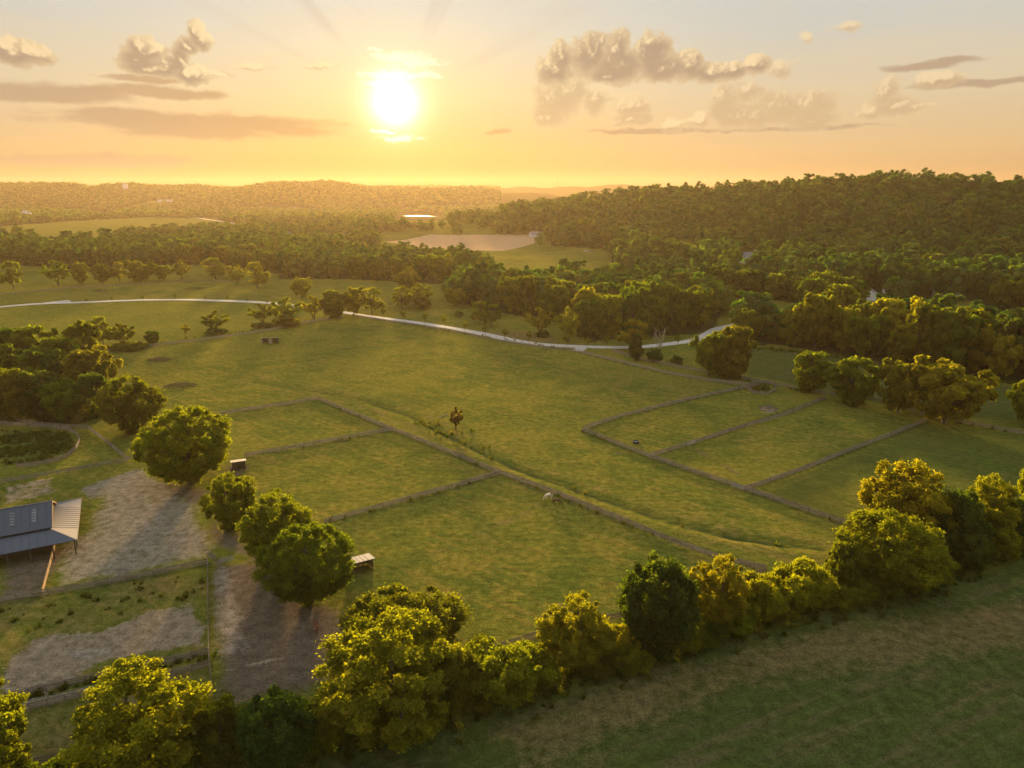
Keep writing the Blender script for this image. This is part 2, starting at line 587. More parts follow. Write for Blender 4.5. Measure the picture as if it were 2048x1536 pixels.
CLEARINGS = [[(1470, 516), (1522, 516), (1525, 545), (1470, 545)], [(1722, 582), (1752, 582), (1770, 630), (1715, 630)],
             [(1920, 600), (1960, 600), (1990, 632), (1870, 632)], [(1045, 462), (1100, 462), (1100, 492), (1045, 492)]]

rs = np.geomspace(28, 6750, 440)
angs = np.concatenate([np.linspace(-180, -46, 50, endpoint=False), np.linspace(-46, 46, 460, endpoint=False), np.linspace(46, 180, 50, endpoint=False)])
A, R = np.meshgrid(np.radians(angs), rs)
X, Y = (R * np.sin(A)).ravel(), (R * np.cos(A)).ravel()
Z = ground_z(X, Y)
PXv, PYv, DEP = proj(X, Y, Z)
front = DEP > 10

zone = {k: np.zeros(len(X)) for k in ('dry', 'gravel', 'dirt', 'sand', 'wood', 'till', 'deep_green', 'mow')}


def paint(k, poly, soft, amt):
    zone[k] = np.maximum(zone[k], amt * poly_weight(X, Y, ground_poly(poly), soft) * front)


paint('gravel', [(170, 968), (290, 940), (335, 965), (400, 1010), (440, 1100), (415, 1122), (200, 1163), (95, 1183), (112, 1095), (165, 1055), (190, 1000)], 5.1, 0.72)
paint('gravel', [(155, 978), (285, 932), (300, 955), (180, 1000)], 3.4, 0.95)
paint('gravel', [(230, 1020), (330, 1010), (330, 1060), (180, 1120), (130, 1165), (105, 1160), (140, 1090)], 8.5, 0.8)
paint('gravel', [(420, 1130), (462, 1130), (480, 1200), (515, 1300), (426, 1335)], 3.4, 0.72)
paint('dirt', [(425, 1130), (520, 1125), (700, 1240), (690, 1330), (600, 1400), (430, 1410)], 5.1, 0.85)
paint('dirt', [(0, 1112), (150, 1085), (92, 1188), (0, 1203)], 3.4, 0.7)
paint('dirt', [(290, 960), (420, 975), (450, 1010), (380, 1010), (300, 990)], 6.8, 0.8)
paint('dirt', [(440, 1000), (480, 1080), (560, 1120), (530, 1140), (430, 1090), (400, 1030)], 6.8, 0.8)
paint('dirt', [(450, 930), (492, 925), (510, 945), (450, 965)], 3.4, 0.7)
paint('dirt', [(700, 1130), (745, 1130), (760, 1150), (700, 1170)], 3.4, 0.6)
paint('sand', [(0, 1345), (70, 1275), (200, 1262), (300, 1225), (375, 1207), (408, 1240), (400, 1285), (300, 1305), (200, 1325), (100, 1385), (0, 1400)], 3.7, 0.95)
paint('sand', [(0, 975), (110, 950), (120, 985), (0, 1012)], 3.4, 0.6)
paint('gravel', [(130, 1300), (230, 1288), (225, 1310), (140, 1322)], 2.5, 0.9)
paint('gravel', [(-60, 1416), (0, 1403), (130, 1378), (240, 1352), (250, 1372), (60, 1418), (-60, 1445)], 2, 0.8)
paint('dry', [(-200, 1205), (415, 1132), (418, 1310), (0, 1420), (-200, 1480)], 3, 0.55)
paint('dry', [(-300, 1420), (418, 1320), (640, 1420), (600, 1700), (-300, 1700)], 3, 0.6)
paint('deep_green', [(300, 1700), (640, 1500), (1000, 1405), (1300, 1310), (1700, 1205), (2300, 1030), (2600, 1300), (2600, 2600), (300, 2600)], 5, 0.8)  # darker crop green; some of the tree shade is put into its colour
paint('dry', [(880, 1490), (1250, 1345), (1700, 1238), (2300, 1150), (2300, 1290), (1500, 1375), (1120, 1520)], 7, 0.82)
paint('dry', [(500, 1536), (1000, 1480), (1300, 1440), (1300, 1700), (500, 1700)], 6, 0.45)
paint('dry', [(1600, 1400), (2100, 1330), (2100, 1440), (1650, 1470)], 6, 0.4)
paint('deep_green', [(1500, 985), (1850, 848), (2300, 890), (2300, 1030), (1720, 935), (1700, 1050)], 4, 0.55)
paint('deep_green', [(1530, 770), (1650, 800), (1850, 840), (1560, 835)], 5, 0.35)
paint('deep_green', [(1480, 690), (1640, 703), (1850, 745), (2300, 810), (2300, 870), (1850, 830), (1640, 780), (1490, 750)], 6, 0.75)
paint('deep_green', [(495, 920), (785, 866), (985, 945), (655, 1035)], 4, 0.25)
paint('deep_green', [(0, 860), (140, 860), (150, 905), (40, 930), (0, 935)], 3, 0.6)
paint('dry', [(1150, 702), (1490, 772), (1380, 805), (1150, 780)], 12, 0.4)
paint('dry', [(700, 640), (1120, 700), (1120, 770), (700, 690)], 14, 0.3)
paint('dry', [(760, 900), (1000, 955), (1200, 1040), (900, 1130)], 10, 0.2)
paint('dry', [(940, 660), (1100, 665), (1130, 690), (1040, 684)], 5, 0.8)
paint('dry', [(0, 570), (560, 585), (880, 590), (900, 640), (700, 625), (560, 605), (380, 597), (0, 608)], 8, 0.45)
paint('dirt', [(1515, 812), (1540, 808), (1562, 818), (1545, 826), (1520, 822)], 1.0, 0.9)
paint('sand', [(1512, 812), (1540, 806), (1565, 818), (1545, 828), (1516, 824)], 1.6, 0.5)
paint('dirt', [(1222, 901), (1250, 903), (1245, 912), (1225, 908)], 1.5, 0.7)
paint('sand', [(1225, 902), (1248, 904), (1243, 911)], 1.5, 0.6)
paint('sand', [(1275, 876), (1300, 874), (1305, 888), (1282, 890)], 2, 0.35)
paint('till', [(770, 484), (862, 469), (1066, 471), (1070, 486), (1005, 502), (870, 498)], 6, 1.0)
paint('till', [(480, 484), (560, 476), (640, 480), (600, 494), (520, 496)], 8, 0.7)
FAR_GREEN = [(-300, 470), (0, 452), (130, 443), (300, 434), (420, 437), (500, 452), (440, 466), (200, 472), (0, 484), (-300, 500)]
GREEN2 = [(980, 530), (1065, 510), (1215, 503), (1222, 530), (1100, 540)]
PASTURE_HILL = [(160, 436), (225, 418), (300, 402), (345, 398), (350, 408), (260, 424), (200, 438)]
paint('mow', FAR_GREEN, 10, 1.0)
paint('mow', [(0, 618), (260, 606), (480, 608), (690, 630), (420, 676), (200, 690), (60, 660)], 8, 0.7)
paint('mow', PASTURE_HILL, 30, 0.7)
def paint_line(k, px_pts, width, amt):
    d_, _ = seg_dist(X, Y, [tuple(gp(*p))[:2] + (0.0,) for p in px_pts])
    zone[k] = np.maximum(zone[k], amt * np.exp(-(d_ / width) ** 2))


# worn tracks: animals along rails and to the gates, wheels across the yard and meadow
paint_line('dry', [(1384, 896), (1420, 915), (1480, 950)], 1.3, 0.8)
paint_line('dry', [(180, 622), (330, 628), (480, 645), (600, 642)], 2.5, 0.6)
paint_line('dry', [(1100, 880), (1000, 905), (930, 900)], 1.5, 0.55)
paint_line('dry', [(730, 1150), (860, 1110), (1000, 1050), (1080, 1010)], 1.4, 0.6)
paint_line('dirt', [(230, 1160), (280, 1080), (270, 1010), (240, 960)], 1.0, 0.75)
paint_line('dirt', [(245, 1158), (296, 1080), (286, 1008), (252, 958)], 1.0, 0.75)
paint_line('dirt', [(440, 1128), (400, 1090), (330, 1050), (280, 990)], 1.2, 0.7)
paint_line('sand', [(425, 1345), (470, 1335), (520, 1322), (560, 1318)], 1.2, 0.6)
for x0, y0 in ((1380, 890), (1475, 978), (1548, 948)):
    paint('sand', [(x0 - 14, y0 - 5), (x0 + 14, y0 - 7), (x0 + 16, y0 + 4), (x0 - 12, y0 + 8)], 2.0, 0.42)
dd, _ = seg_dist(X, Y, DITCH)
zone['dry'] = np.maximum(zone['dry'], 0.5 * np.exp(-((dd - 5) / 4) ** 2))
zone['deep_green'] = np.maximum(zone['deep_green'], 0.75 * np.exp(-(dd / 1.6) ** 2))  # dark ditch grass, with the ditch's thin shadow line put into its colour
for line in ([(637, 800), (785, 861), (1000, 949), (1240, 1042), (1530, 1142)], [(440, 830), (637, 800)], [(490, 915), (785, 861)], [(650, 1048), (1000, 949)],
             [(1165, 862), (1298, 915), (1470, 975), (1700, 1053)], [(1165, 862), (1240, 835), (1380, 800), (1530, 768)], [(1298, 915), (1380, 890), (1650, 798)],
             [(1490, 981), (1760, 880), (1855, 842)], [(-60, 1216), (250, 1163), (415, 1129)], [(1155, 704), (1330, 747), (1500, 772)]):
    fl_, _ = seg_dist(X, Y, [tuple(gp(*p))[:2] + (0.0,) for p in line])      # darker green band painted along the foot of the rails
    zone['deep_green'] = np.maximum(zone['deep_green'], 0.95 * np.exp(-(fl_ / 1.5) ** 2))
dd, _ = seg_dist(X, Y, DRIVE)
zone['dry'] = np.maximum(zone['dry'], 0.5 * np.exp(-(dd / 7) ** 2))
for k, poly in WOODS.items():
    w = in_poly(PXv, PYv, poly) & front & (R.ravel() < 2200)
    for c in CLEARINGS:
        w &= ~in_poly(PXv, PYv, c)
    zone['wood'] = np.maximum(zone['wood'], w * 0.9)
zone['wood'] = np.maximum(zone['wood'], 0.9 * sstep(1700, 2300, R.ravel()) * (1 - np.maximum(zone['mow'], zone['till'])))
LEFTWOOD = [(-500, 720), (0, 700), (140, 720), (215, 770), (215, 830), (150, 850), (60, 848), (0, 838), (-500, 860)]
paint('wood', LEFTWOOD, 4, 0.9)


def build_mesh(name, verts, faces_flat, nper):
    me = bpy.data.meshes.new(name)
    verts = np.asarray(verts, np.float32)
    faces_flat = np.asarray(faces_flat, np.int32).ravel()
    nf = len(faces_flat) // nper
    me.vertices.add(len(verts))
    me.vertices.foreach_set('co', verts.ravel())
    me.loops.add(len(faces_flat))
    me.loops.foreach_set('vertex_index', faces_flat)
    me.polygons.add(nf)
    me.polygons.foreach_set('loop_start', np.arange(nf, dtype=np.int32) * nper)
    me.update(calc_edges=True)
    return me


def link(name, data, mat=None, parent=None, label=None, cat=None, group=None, kind=None):
    o = bpy.data.objects.new(name, data)
    COL.objects.link(o)
    if mat is not None and data is not None and not data.materials:
        data.materials.append(mat)
    if parent is not None:
        o.parent = parent
    if label:
        o['label'] = label
    if cat:
        o['category'] = cat
    if group:
        o['group'] = group
    if kind:
        o['kind'] = kind
    return o


nr, na = R.shape
I = np.arange(nr * na).reshape(nr, na)
Iw = np.concatenate([I, I[:, :1]], axis=1)
quads = np.stack([Iw[:-1, :-1], Iw[:-1, 1:], Iw[1:, 1:], Iw[1:, :-1]], -1)[..., ::-1].reshape(-1, 4)
# centre cap
verts = np.stack([X, Y, Z], 1)
gm = build_mesh('ground', verts, quads, 4)
bm = bmesh.new()
bm.from_mesh(gm)
bm.verts.ensure_lookup_table()
cap = bm.faces.new([bm.verts[i] for i in range(na)])
bmesh.ops.recalc_face_normals(bm, faces=[cap])
bm.to_mesh(gm)
bm.free()
gm.polygons.foreach_set('use_smooth', np.ones(len(gm.polygons), bool))
for nm, ks in (('zone_a', ('dry', 'gravel', 'dirt')), ('zone_b', ('sand', 'wood', 'till')), ('zone_c', ('deep_green', 'mow', None))):
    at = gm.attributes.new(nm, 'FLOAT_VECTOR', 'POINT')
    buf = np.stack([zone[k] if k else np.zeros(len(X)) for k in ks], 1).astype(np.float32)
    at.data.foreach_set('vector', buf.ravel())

gmat, t, out = new_mat('meadow')
geo = t.node('ShaderNodeNewGeometry')
pos = geo.outputs['Position']


def zattr(nm):
    a = t.node('ShaderNodeAttribute')
    a.attribute_name = nm
    s = t.node('ShaderNodeSeparateXYZ')
    t.put(s.inputs[0], a.outputs['Vector'])
    return s.outputs


za, zb, zc = zattr('zone_a'), zattr('zone_b'), zattr('zone_c')
pos2 = t.vmath('MULTIPLY', pos, (1, 1, 0))
n50 = t.noise(pos2, 0.018, 4, 0.55, 0.3)
n8 = t.noise(pos2, 0.10, 5, 0.6, 0.4)
n2 = t.noise(pos2, 0.55, 5, 0.65)
nf = t.noise(pos2, 2.6, 4, 0.7)
streak = t.noise(t.vmath('MULTIPLY', pos2, (0.10, 0.75, 0)), 1.0, 4, 0.6, 0.4)
rotm = t.node('ShaderNodeMapping')
rotm.inputs['Rotation'].default_value = (0, 0, math.radians(38))
t.put(rotm.inputs['Vector'], pos2)
streak2 = t.noise(t.vmath('MULTIPLY', rotm.outputs[0], (0.05, 0.55, 0)), 1.0, 4, 0.6, 0.3)


def edge(z, lo=0.35, hi=0.65, amt=0.9):
    """a zone weight with an edge broken up by the patchiness of the ground"""
    m = t.math('ADD', z, t.math('MULTIPLY', t.math('SUBTRACT', t.math('ADD', t.math('MULTIPLY', n8, 0.45), t.math('ADD', t.math('MULTIPLY', n2, 0.35), t.math('MULTIPLY', nf, 0.2))), 0.5), t.math('MULTIPLY', t.math('MULTIPLY', t.smooth(z, 0.0, 0.12), amt), 1.7)))
    return t.smooth(m, lo, hi)


g_a = (0.082, 0.108, 0.017, 1)
g_b = (0.168, 0.160, 0.023, 1)
g_c = (0.235, 0.168, 0.036, 1)
g_straw = (0.19, 0.135, 0.055, 1)
mixn = t.math('ADD', t.math('MULTIPLY', n50, 0.45), t.math('ADD', t.math('MULTIPLY', n8, 0.3), t.math('MULTIPLY', streak, 0.25)))
col = t.mix(t.smooth(mixn, 0.40, 0.58), g_a, g_b)
col = t.mix(t.math('MULTIPLY', t.smooth(t.math('ADD', t.math('MULTIPLY', n8, 0.5), t.math('MULTIPLY', n2, 0.5)), 0.5, 0.66), 0.6), col, g_c)
col = t.mix(t.math('MULTIPLY', t.smooth(streak2, 0.48, 0.66), 0.55), col, g_c)
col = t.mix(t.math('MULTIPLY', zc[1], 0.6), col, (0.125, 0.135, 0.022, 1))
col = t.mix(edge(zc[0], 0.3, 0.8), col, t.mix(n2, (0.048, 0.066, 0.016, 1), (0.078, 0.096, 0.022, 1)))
rotm3 = t.node('ShaderNodeMapping')
rotm3.inputs['Rotation'].default_value = (0, 0, math.radians(-24))
t.put(rotm3.inputs['Vector'], pos2)
streak3 = t.noise(t.vmath('MULTIPLY', rotm3.outputs[0], (0.045, 0.42, 0)), 1.0, 5, 0.62, 0.5)
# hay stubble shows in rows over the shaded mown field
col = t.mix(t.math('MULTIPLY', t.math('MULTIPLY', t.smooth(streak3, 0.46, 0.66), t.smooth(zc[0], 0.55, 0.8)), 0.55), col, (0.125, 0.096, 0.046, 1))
dryf = t.math('MULTIPLY', edge(za[0], 0.35, 0.85, 1.3), 0.75)
col = t.mix(dryf, col, t.mix(n2, (0.12, 0.085, 0.035, 1), g_straw))
col = t.mix(edge(za[2], 0.35, 0.7, 1.0), col, t.mix(n8, (0.095, 0.068, 0.044, 1), (0.17, 0.13, 0.09, 1)))
col = t.mix(edge(zb[0], 0.4, 0.62, 1.3), col, t.mix(n2, (0.19, 0.14, 0.085, 1), (0.29, 0.225, 0.15, 1)))
col = t.mix(t.math('MULTIPLY', edge(za[1], 0.40, 0.72, 0.75), 0.88), col, t.mix(n2, (0.17, 0.135, 0.095, 1), (0.29, 0.245, 0.19, 1)))
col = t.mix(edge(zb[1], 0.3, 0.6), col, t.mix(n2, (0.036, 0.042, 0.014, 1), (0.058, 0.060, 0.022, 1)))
tillc = t.mix(streak2, (0.40, 0.25, 0.14, 1), (0.50, 0.33, 0.19, 1))
col = t.mix(t.smooth(zb[2], 0.3, 0.6), col, tillc)
# the sward: fine light and dark tufts
tuft = t.math('ADD', t.math('MULTIPLY', nf, 0.55), t.math('MULTIPLY', n2, 0.45))
col = t.vmath('SCALE', col, scale=t.smooth(tuft, 0.32, 0.68, 0.5, 1.5))
b = t.node('ShaderNodeBsdfPrincipled')
t.put(b.inputs['Base Color'], col)
b.inputs['Roughness'].default_value = 0.95
b.inputs['Specular IOR Level'].default_value = 0.0
b.inputs['Sheen Weight'].default_value = 0.02
b.inputs['Sheen Roughness'].default_value = 0.5
b.inputs['Sheen Tint'].default_value = (0.75, 0.62, 0.16, 1)
bare = t.math('ADD', t.math('ADD', za[1], za[2]), zb[0], clamp=True)
hgt = t.math('MULTIPLY', t.math('ADD', t.math('MULTIPLY', t.noise(pos2, 0.9, 5, 0.68), 0.9), t.math('MULTIPLY', streak, 0.3)), t.smooth(bare, 0.1, 0.8, 1.0, 0.35))
bn = t.node('ShaderNodeBump')
bn.inputs['Strength'].default_value = 0.55
bn.inputs['Distance'].default_value = 0.5
t.put(bn.inputs['Height'], hgt)
t.l.new(bn.outputs[0], b.inputs['Normal'])
t.l.new(b.outputs[0], out.inputs[0])
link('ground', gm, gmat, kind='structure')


def strip_mesh(name, pts, width, lift, step=6.0):
    P2 = [Vector(p[:2]) for p in pts]
    out_pts = []
    # Catmull-Rom so the track bends smoothly
    for i in range(len(P2) - 1):
        p0, p1, p2, p3 = P2[max(i - 1, 0)], P2[i], P2[i + 1], P2[min(i + 2, len(P2) - 1)]
        n = max(2, int((p2 - p1).length / step))
        for k in range(n):
            u = k / n
            out_pts.append(0.5 * ((2 * p1) + (p2 - p0) * u + (2 * p0 - 5 * p1 + 4 * p2 - p3) * u * u + (3 * p1 - p0 - 3 * p2 + p3) * u ** 3))
    out_pts.append(P2[-1])
    v, f = [], []
    for i, p in enumerate(out_pts):
        a = out_pts[max(i - 1, 0)]
        c = out_pts[min(i + 1, len(out_pts) - 1)]
        d = (c - a).normalized()
        nrm = Vector((-d.y, d.x))
        for s, dz in ((-0.62, -0.3), (-0.5, 0.0), (0.0, 0.06), (0.5, 0.0), (0.62, -0.3)):
            q = p + nrm * s * width
            v.append((q.x, q.y, gz(q.x, q.y) + lift + dz))
    for i in range(len(out_pts) - 1):
        for k in range(4):
            a = i * 5 + k
            f.append((a, a + 1, a + 6, a + 5))
    me = bpy.data.meshes.new(name)
    me.from_pydata(v, [], f)
    bmx = bmesh.new()
    bmx.from_mesh(me)
    bmesh.ops.recalc_face_normals(bmx, faces=bmx.faces)
    bmx.to_mesh(me)
    bmx.free()
    return me


link('gravel_drive', strip_mesh('gravel_drive', DRIVE, 5.2, 0.22), M['gravel'], kind='structure')
spur = [tuple(gp(*p))[:2] for p in ((1165, 693), (1160, 698), (1152, 703))]
link('drive_spur_path', strip_mesh('drive_spur_path', spur, 5.0, 0.18), M['gravel'], kind='structure')
lay = [tuple(gp(*p))[:2] for p in ((95, 607), (118, 604), (140, 602))]
link('lay_by_path', strip_mesh('lay_by_path', lay, 9.0, 0.16), M['gravel'], kind='structure')
farroad = [tuple(gp(*p))[:2] for p in ((-100, 462), (30, 446), (160, 437), (280, 431), (380, 435), (480, 449), (540, 454))]
link('far_road', strip_mesh('far_road', farroad, 7.0, 0.8, 25), M['gravel'], kind='structure')

# far lake catching the sun
lake_mat, t, out = new_mat('lake_water')
b = t.node('ShaderNodeBsdfPrincipled')
b.inputs['Base Color'].default_value = (0.10, 0.09, 0.06, 1)
b.inputs['Roughness'].default_value = 0.08
b.inputs['Specular IOR Level'].default_value = 0.5
t.l.new(b.outputs[0], out.inputs[0])
lake_pts = [gp(*p) for p in ((806, 433.0), (835, 432.6), (862, 433.4), (880, 435.0), (852, 434.9), (822, 433.8))]
lz = max(p.z for p in lake_pts) + 1.0
me = bpy.data.meshes.new('lake')
me.from_pydata([(p.x, p.y, lz) for p in lake_pts] + [(p.x, p.y, lz - 6) for p in lake_pts], [],
               [(5, 4, 3, 2, 1, 0)] + [(i, (i + 1) % 6, (i + 1) % 6 + 6, i + 6) for i in range(6)])
link('lake_water', me, lake_mat, kind='structure')

# ------------------------------------------------------------------ tree kinds


def tube(v, f, p0, p1, p2, r0, r1, sides=6, segs=5):
    """a curved tapering limb from p0 over p1 to p2"""
    base = len(v)
    p0, p1, p2 = Vector(p0), Vector(p1), Vector(p2)
    for i in range(segs + 1):
        u = i / segs
        p = (1 - u) ** 2 * p0 + 2 * u * (1 - u) * p1 + u * u * p2
        d = (2 * (1 - u) * (p1 - p0) + 2 * u * (p2 - p1)).normalized()
        a = d.orthogonal().normalized()
        bb = d.cross(a)
        r = r0 + (r1 - r0) * u
        for k in range(sides):
            q = p + a * (r * math.cos(6.2832 * k / sides)) + bb * (r * math.sin(6.2832 * k / sides))
            v.append(tuple(q))
    for i in range(segs):
        for k in range(sides):
            a0 = base + i * sides + k
            a1 = base + i * sides + (k + 1) % sides
            f.append((a0, a1, a1 + sides, a0 + sides))


def crown_points(r, w, top, bot, nclump, shell, lobes, flat_bottom, taper):
    """clump centres spread through an uneven crown"""
    cz, hh = (top + bot) / 2, (top - bot) / 2
    c = []
    ph = r.uniform(0, 6.28, 8)
    while len(c) < nclump:
        d = r.normal(size=3)
        d /= np.linalg.norm(d)
        az_ = math.atan2(d[1], d[0])
        lob = 1 + lobes * (math.sin(2 * az_ + ph[0]) * 0.5 + math.sin(3 * az_ + ph[1] + 2 * d[2]) * 0.6 + math.sin(5 * az_ + ph[2] + 4 * d[2]) * 0.4) / 1.5
        rad = (shell + (1 - shell) * r.random() ** 0.6) if r.random() < 0.72 else r.random() ** 0.5 * shell
        p = d * rad * lob
        if p[2] < 0:
            p[2] *= flat_bottom
        k = (1 - taper * (p[2] * 0.5 + 0.5)) * (1 + 0.30 * min(p[2], 0))
        c.append((p[0] * w / 2 * k, p[1] * w / 2 * k, cz + p[2] * hh))
    return np.array(c)


def leaf_mesh(name, r, cl, w, nleaf, leaf, crad, squash=0.7, droop=0.0, aspect=0.62, coh=0.0):
    n = len(cl)
    per = nleaf // n
    cr = crad * r.uniform(0.35, 1.45, n)
    idx = np.repeat(np.arange(n), per)
    d = r.normal(size=(len(idx), 3))
    d /= np.linalg.norm(d, axis=1, keepdims=True)
    rad = r.random(len(idx)) ** 0.45
    off = d * (rad * cr[idx])[:, None] * (1 - 0.5 * (coh < 0.3)) + r.normal(size=d.shape) * (cr[idx] * 0.36 * (coh < 0.3))[:, None]
    off[:, 2] = off[:, 2] * squash - droop * rad * cr[idx]
    pos = cl[idx] + off
    pos[:, 2] = np.maximum(pos[:, 2], 0.15)
    nrm = d * 0.35 + r.normal(size=d.shape) * 0.6 + np.array([0, 0, 0.3])
    if coh:
        cc = pos - np.array([0, 0, cl[:, 2].mean() * 0.8])
        cc /= np.linalg.norm(cc, axis=1, keepdims=True) + 1e-6
        nrm = nrm * (1 - coh) + cc * coh
    nrm /= np.linalg.norm(nrm, axis=1, keepdims=True)
    tv = np.cross(nrm, r.normal(size=d.shape))
    tv /= np.linalg.norm(tv, axis=1, keepdims=True)
    bv = np.cross(nrm, tv)
    s = leaf * r.uniform(0.55, 1.25, len(idx))
    a = tv * s[:, None]
    bb = bv * (s * aspect)[:, None]
    cup = nrm * (s * 0.25)[:, None]
    V = np.stack([pos - a, pos - bb + cup, pos + a, pos + bb + cup], 1).reshape(-1, 3)
    Fc = np.arange(len(V))
    me = build_mesh(name, V, Fc, 4)
    ct = r.random(n)
    tint = np.clip(0.5 + (ct[idx] - 0.5) * 0.7 + (r.random(len(idx)) - 0.5) * 0.6, 0, 1)
    at = me.attributes.new('tint', 'FLOAT', 'FACE')
    at.data.foreach_set('value', tint.astype(np.float32))
    return me


def wood_mesh(name, r, cl, w, top, trunk_h, trunk_r, nlimb, lean=0.0, forks=1, sides=6):
    v, f = [], []
    tops = []
    for k in range(forks):
        a = r.uniform(0, 6.28)
        off = 0 if forks == 1 else trunk_r * 1.1
        bx, by = off * math.cos(a + k * 6.28 / forks), off * math.sin(a + k * 6.28 / forks)
        tx, ty = bx * 4 + lean * trunk_h + r.normal() * 0.3, by * 4 + r.normal() * 0.3
        tube(v, f, (bx, by, -0.6), (bx, by, trunk_h * 0.55), (tx, ty, trunk_h), trunk_r, trunk_r * 0.72, sides + 2, 5)
        tube(v, f, (tx, ty, trunk_h * 0.97), (tx * 1.1, ty, (trunk_h + top) / 2), (tx * 1.3 + r.normal() * 0.6, ty + r.normal() * 0.6, top * 0.9), trunk_r * 0.7, trunk_r * 0.1, sides, 5)
        tops.append((tx, ty))
    pick = r.permutation(len(cl))[:nlimb]
    for i in pick:
        c = cl[i]
        tx, ty = tops[r.integers(len(tops))]
        h0 = trunk_h * r.uniform(0.75, 1.05) + max(0, (c[2] - trunk_h)) * 0.35
        h0 = min(h0, c[2] if c[2] > trunk_h else trunk_h)
        st = (tx, ty, h0)
        mid = ((st[0] + c[0]) / 2 * 0.8, (st[1] + c[1]) / 2 * 0.8, (st[2] + c[2]) / 2 + 0.12 * w * r.uniform(0.0, 0.5))
        tube(v, f, st, mid, tuple(c), trunk_r * r.uniform(0.28, 0.45), trunk_r * 0.07, max(4, sides - 1), 4)
    me = bpy.data.meshes.new(name)
    me.from_pydata(v, [], f)
    me.polygons.foreach_set('use_smooth', np.ones(len(me.polygons), bool))
    me.materials.append(M['bark'])
    return me


TREES = {}


def tree_kind(key, seed, w, top, bot, nclump, nleaf, leaf, crad, shell=0.6, lobes=0.18, flat=0.75, taper=0.0, squash=0.7, droop=0.0,
              trunk_h=None, trunk_r=0.4, nlimb=18, forks=1, lean=0.0, sides=6, mat='leaf'):
    coh = 0.88 if mat == 'forest_leaf' else (0.4 if nleaf < 15000 else 0.0)
    r = np.random.default_rng(seed)
    cl = crown_points(r, w, top - crad * 0.5, bot + crad * 0.4, nclump, shell, lobes, flat, taper)
    lm = leaf_mesh(key + '_crown', r, cl, w, nleaf, leaf, crad, squash, droop, coh=coh)
    lm.materials.append(M[mat])
    wm = wood_mesh(key + '_trunk', r, cl, w, top, trunk_h if trunk_h else bot * 1.15, trunk_r, nlimb, lean, forks, sides)
    co = np.zeros(len(lm.vertices) * 3, np.float32)
    lm.vertices.foreach_get('co', co)
    co = co.reshape(-1, 3)
    wid = (np.percentile(co[:, 0], 99.8) - np.percentile(co[:, 0], 0.2) + np.percentile(co[:, 1], 99.8) - np.percentile(co[:, 1], 0.2)) / 2
    TREES[key] = (lm, wm, float(wid), float(np.percentile(co[:, 2], 99.7)))


# near trees: leaf-sized faces
tree_kind('oak', 11, 21, 18, 0.6, 420, 84000, 0.27, 1.25, 0.8, 0.12, 1.0, trunk_h=3.2, trunk_r=0.65, nlimb=30)
tree_kind('maple', 12, 18, 17, 0.3, 300, 72000, 0.27, 1.15, 0.7, 0.24, 1.0, taper=0.12, trunk_h=2.6, trunk_r=0.5, nlimb=30, forks=2)
tree_kind('locust', 13, 18, 19, 0.4, 260, 70000, 0.25, 1.15, 0.62, 0.32, 1.0, taper=0.22, squash=0.6, trunk_h=4, trunk_r=0.42, nlimb=44, forks=2)
tree_kind('ivy_column', 14, 11, 15, 0.0, 220, 56000, 0.26, 1.0, 0.8, 0.10, 1.0, taper=0.1, squash=1.3, droop=0.4, trunk_h=3, trunk_r=0.4, nlimb=12)
tree_kind('thicket', 15, 12, 8.5, 0.0, 190, 44000, 0.24, 0.85, 0.66, 0.25, 1.0, trunk_h=1.0, trunk_r=0.16, nlimb=40, forks=4)
tree_kind('willow_oak', 16, 19, 17, 0.3, 320, 70000, 0.27, 1.3, 0.85, 0.08, 1.0, squash=0.95, droop=0.3, trunk_h=3.0, trunk_r=0.55, nlimb=18)
# middle distance
tree_kind('field_round', 21, 16, 16, 0.6, 95, 9500, 0.70, 1.55, 0.66, 0.2, 1.0, trunk_h=3.0, trunk_r=0.42, nlimb=14, sides=5)
tree_kind('field_vase', 22, 15, 16, 2.4, 62, 6200, 0.66, 1.5, 0.62, 0.3, 0.9, taper=-0.1, trunk_h=3.6, trunk_r=0.38, nlimb=18, forks=2, sides=5)
tree_kind('field_dense', 23, 14, 15, 0.0, 105, 10500, 0.68, 1.5, 0.72, 0.16, 1.0, taper=0.12, trunk_h=2.6, trunk_r=0.4, nlimb=10, sides=5)
tree_kind('field_open', 24, 14, 15, 1.6, 48, 4200, 0.62, 1.3, 0.52, 0.34, 1.0, trunk_h=3.4, trunk_r=0.32, nlimb=24, sides=5)
tree_kind('small_bush', 25, 6, 4.5, 0.0, 40, 3200, 0.42, 0.85, 0.6, 0.25, 0.9, trunk_h=0.6, trunk_r=0.10, nlimb=10, forks=3, sides=4)
tree_kind('sapling', 26, 3.4, 6.5, 1.5, 18, 700, 0.32, 0.6, 0.6, 0.25, 0.9, taper=0.45, trunk_h=1.9, trunk_r=0.07, nlimb=8, sides=4)
tree_kind('cedar', 27, 6.5, 13, 0.2, 90, 7000, 0.5, 0.9, 0.7, 0.1, 1.0, taper=0.75, squash=1.2, trunk_h=2.0, trunk_r=0.25, nlimb=8, sides=5)
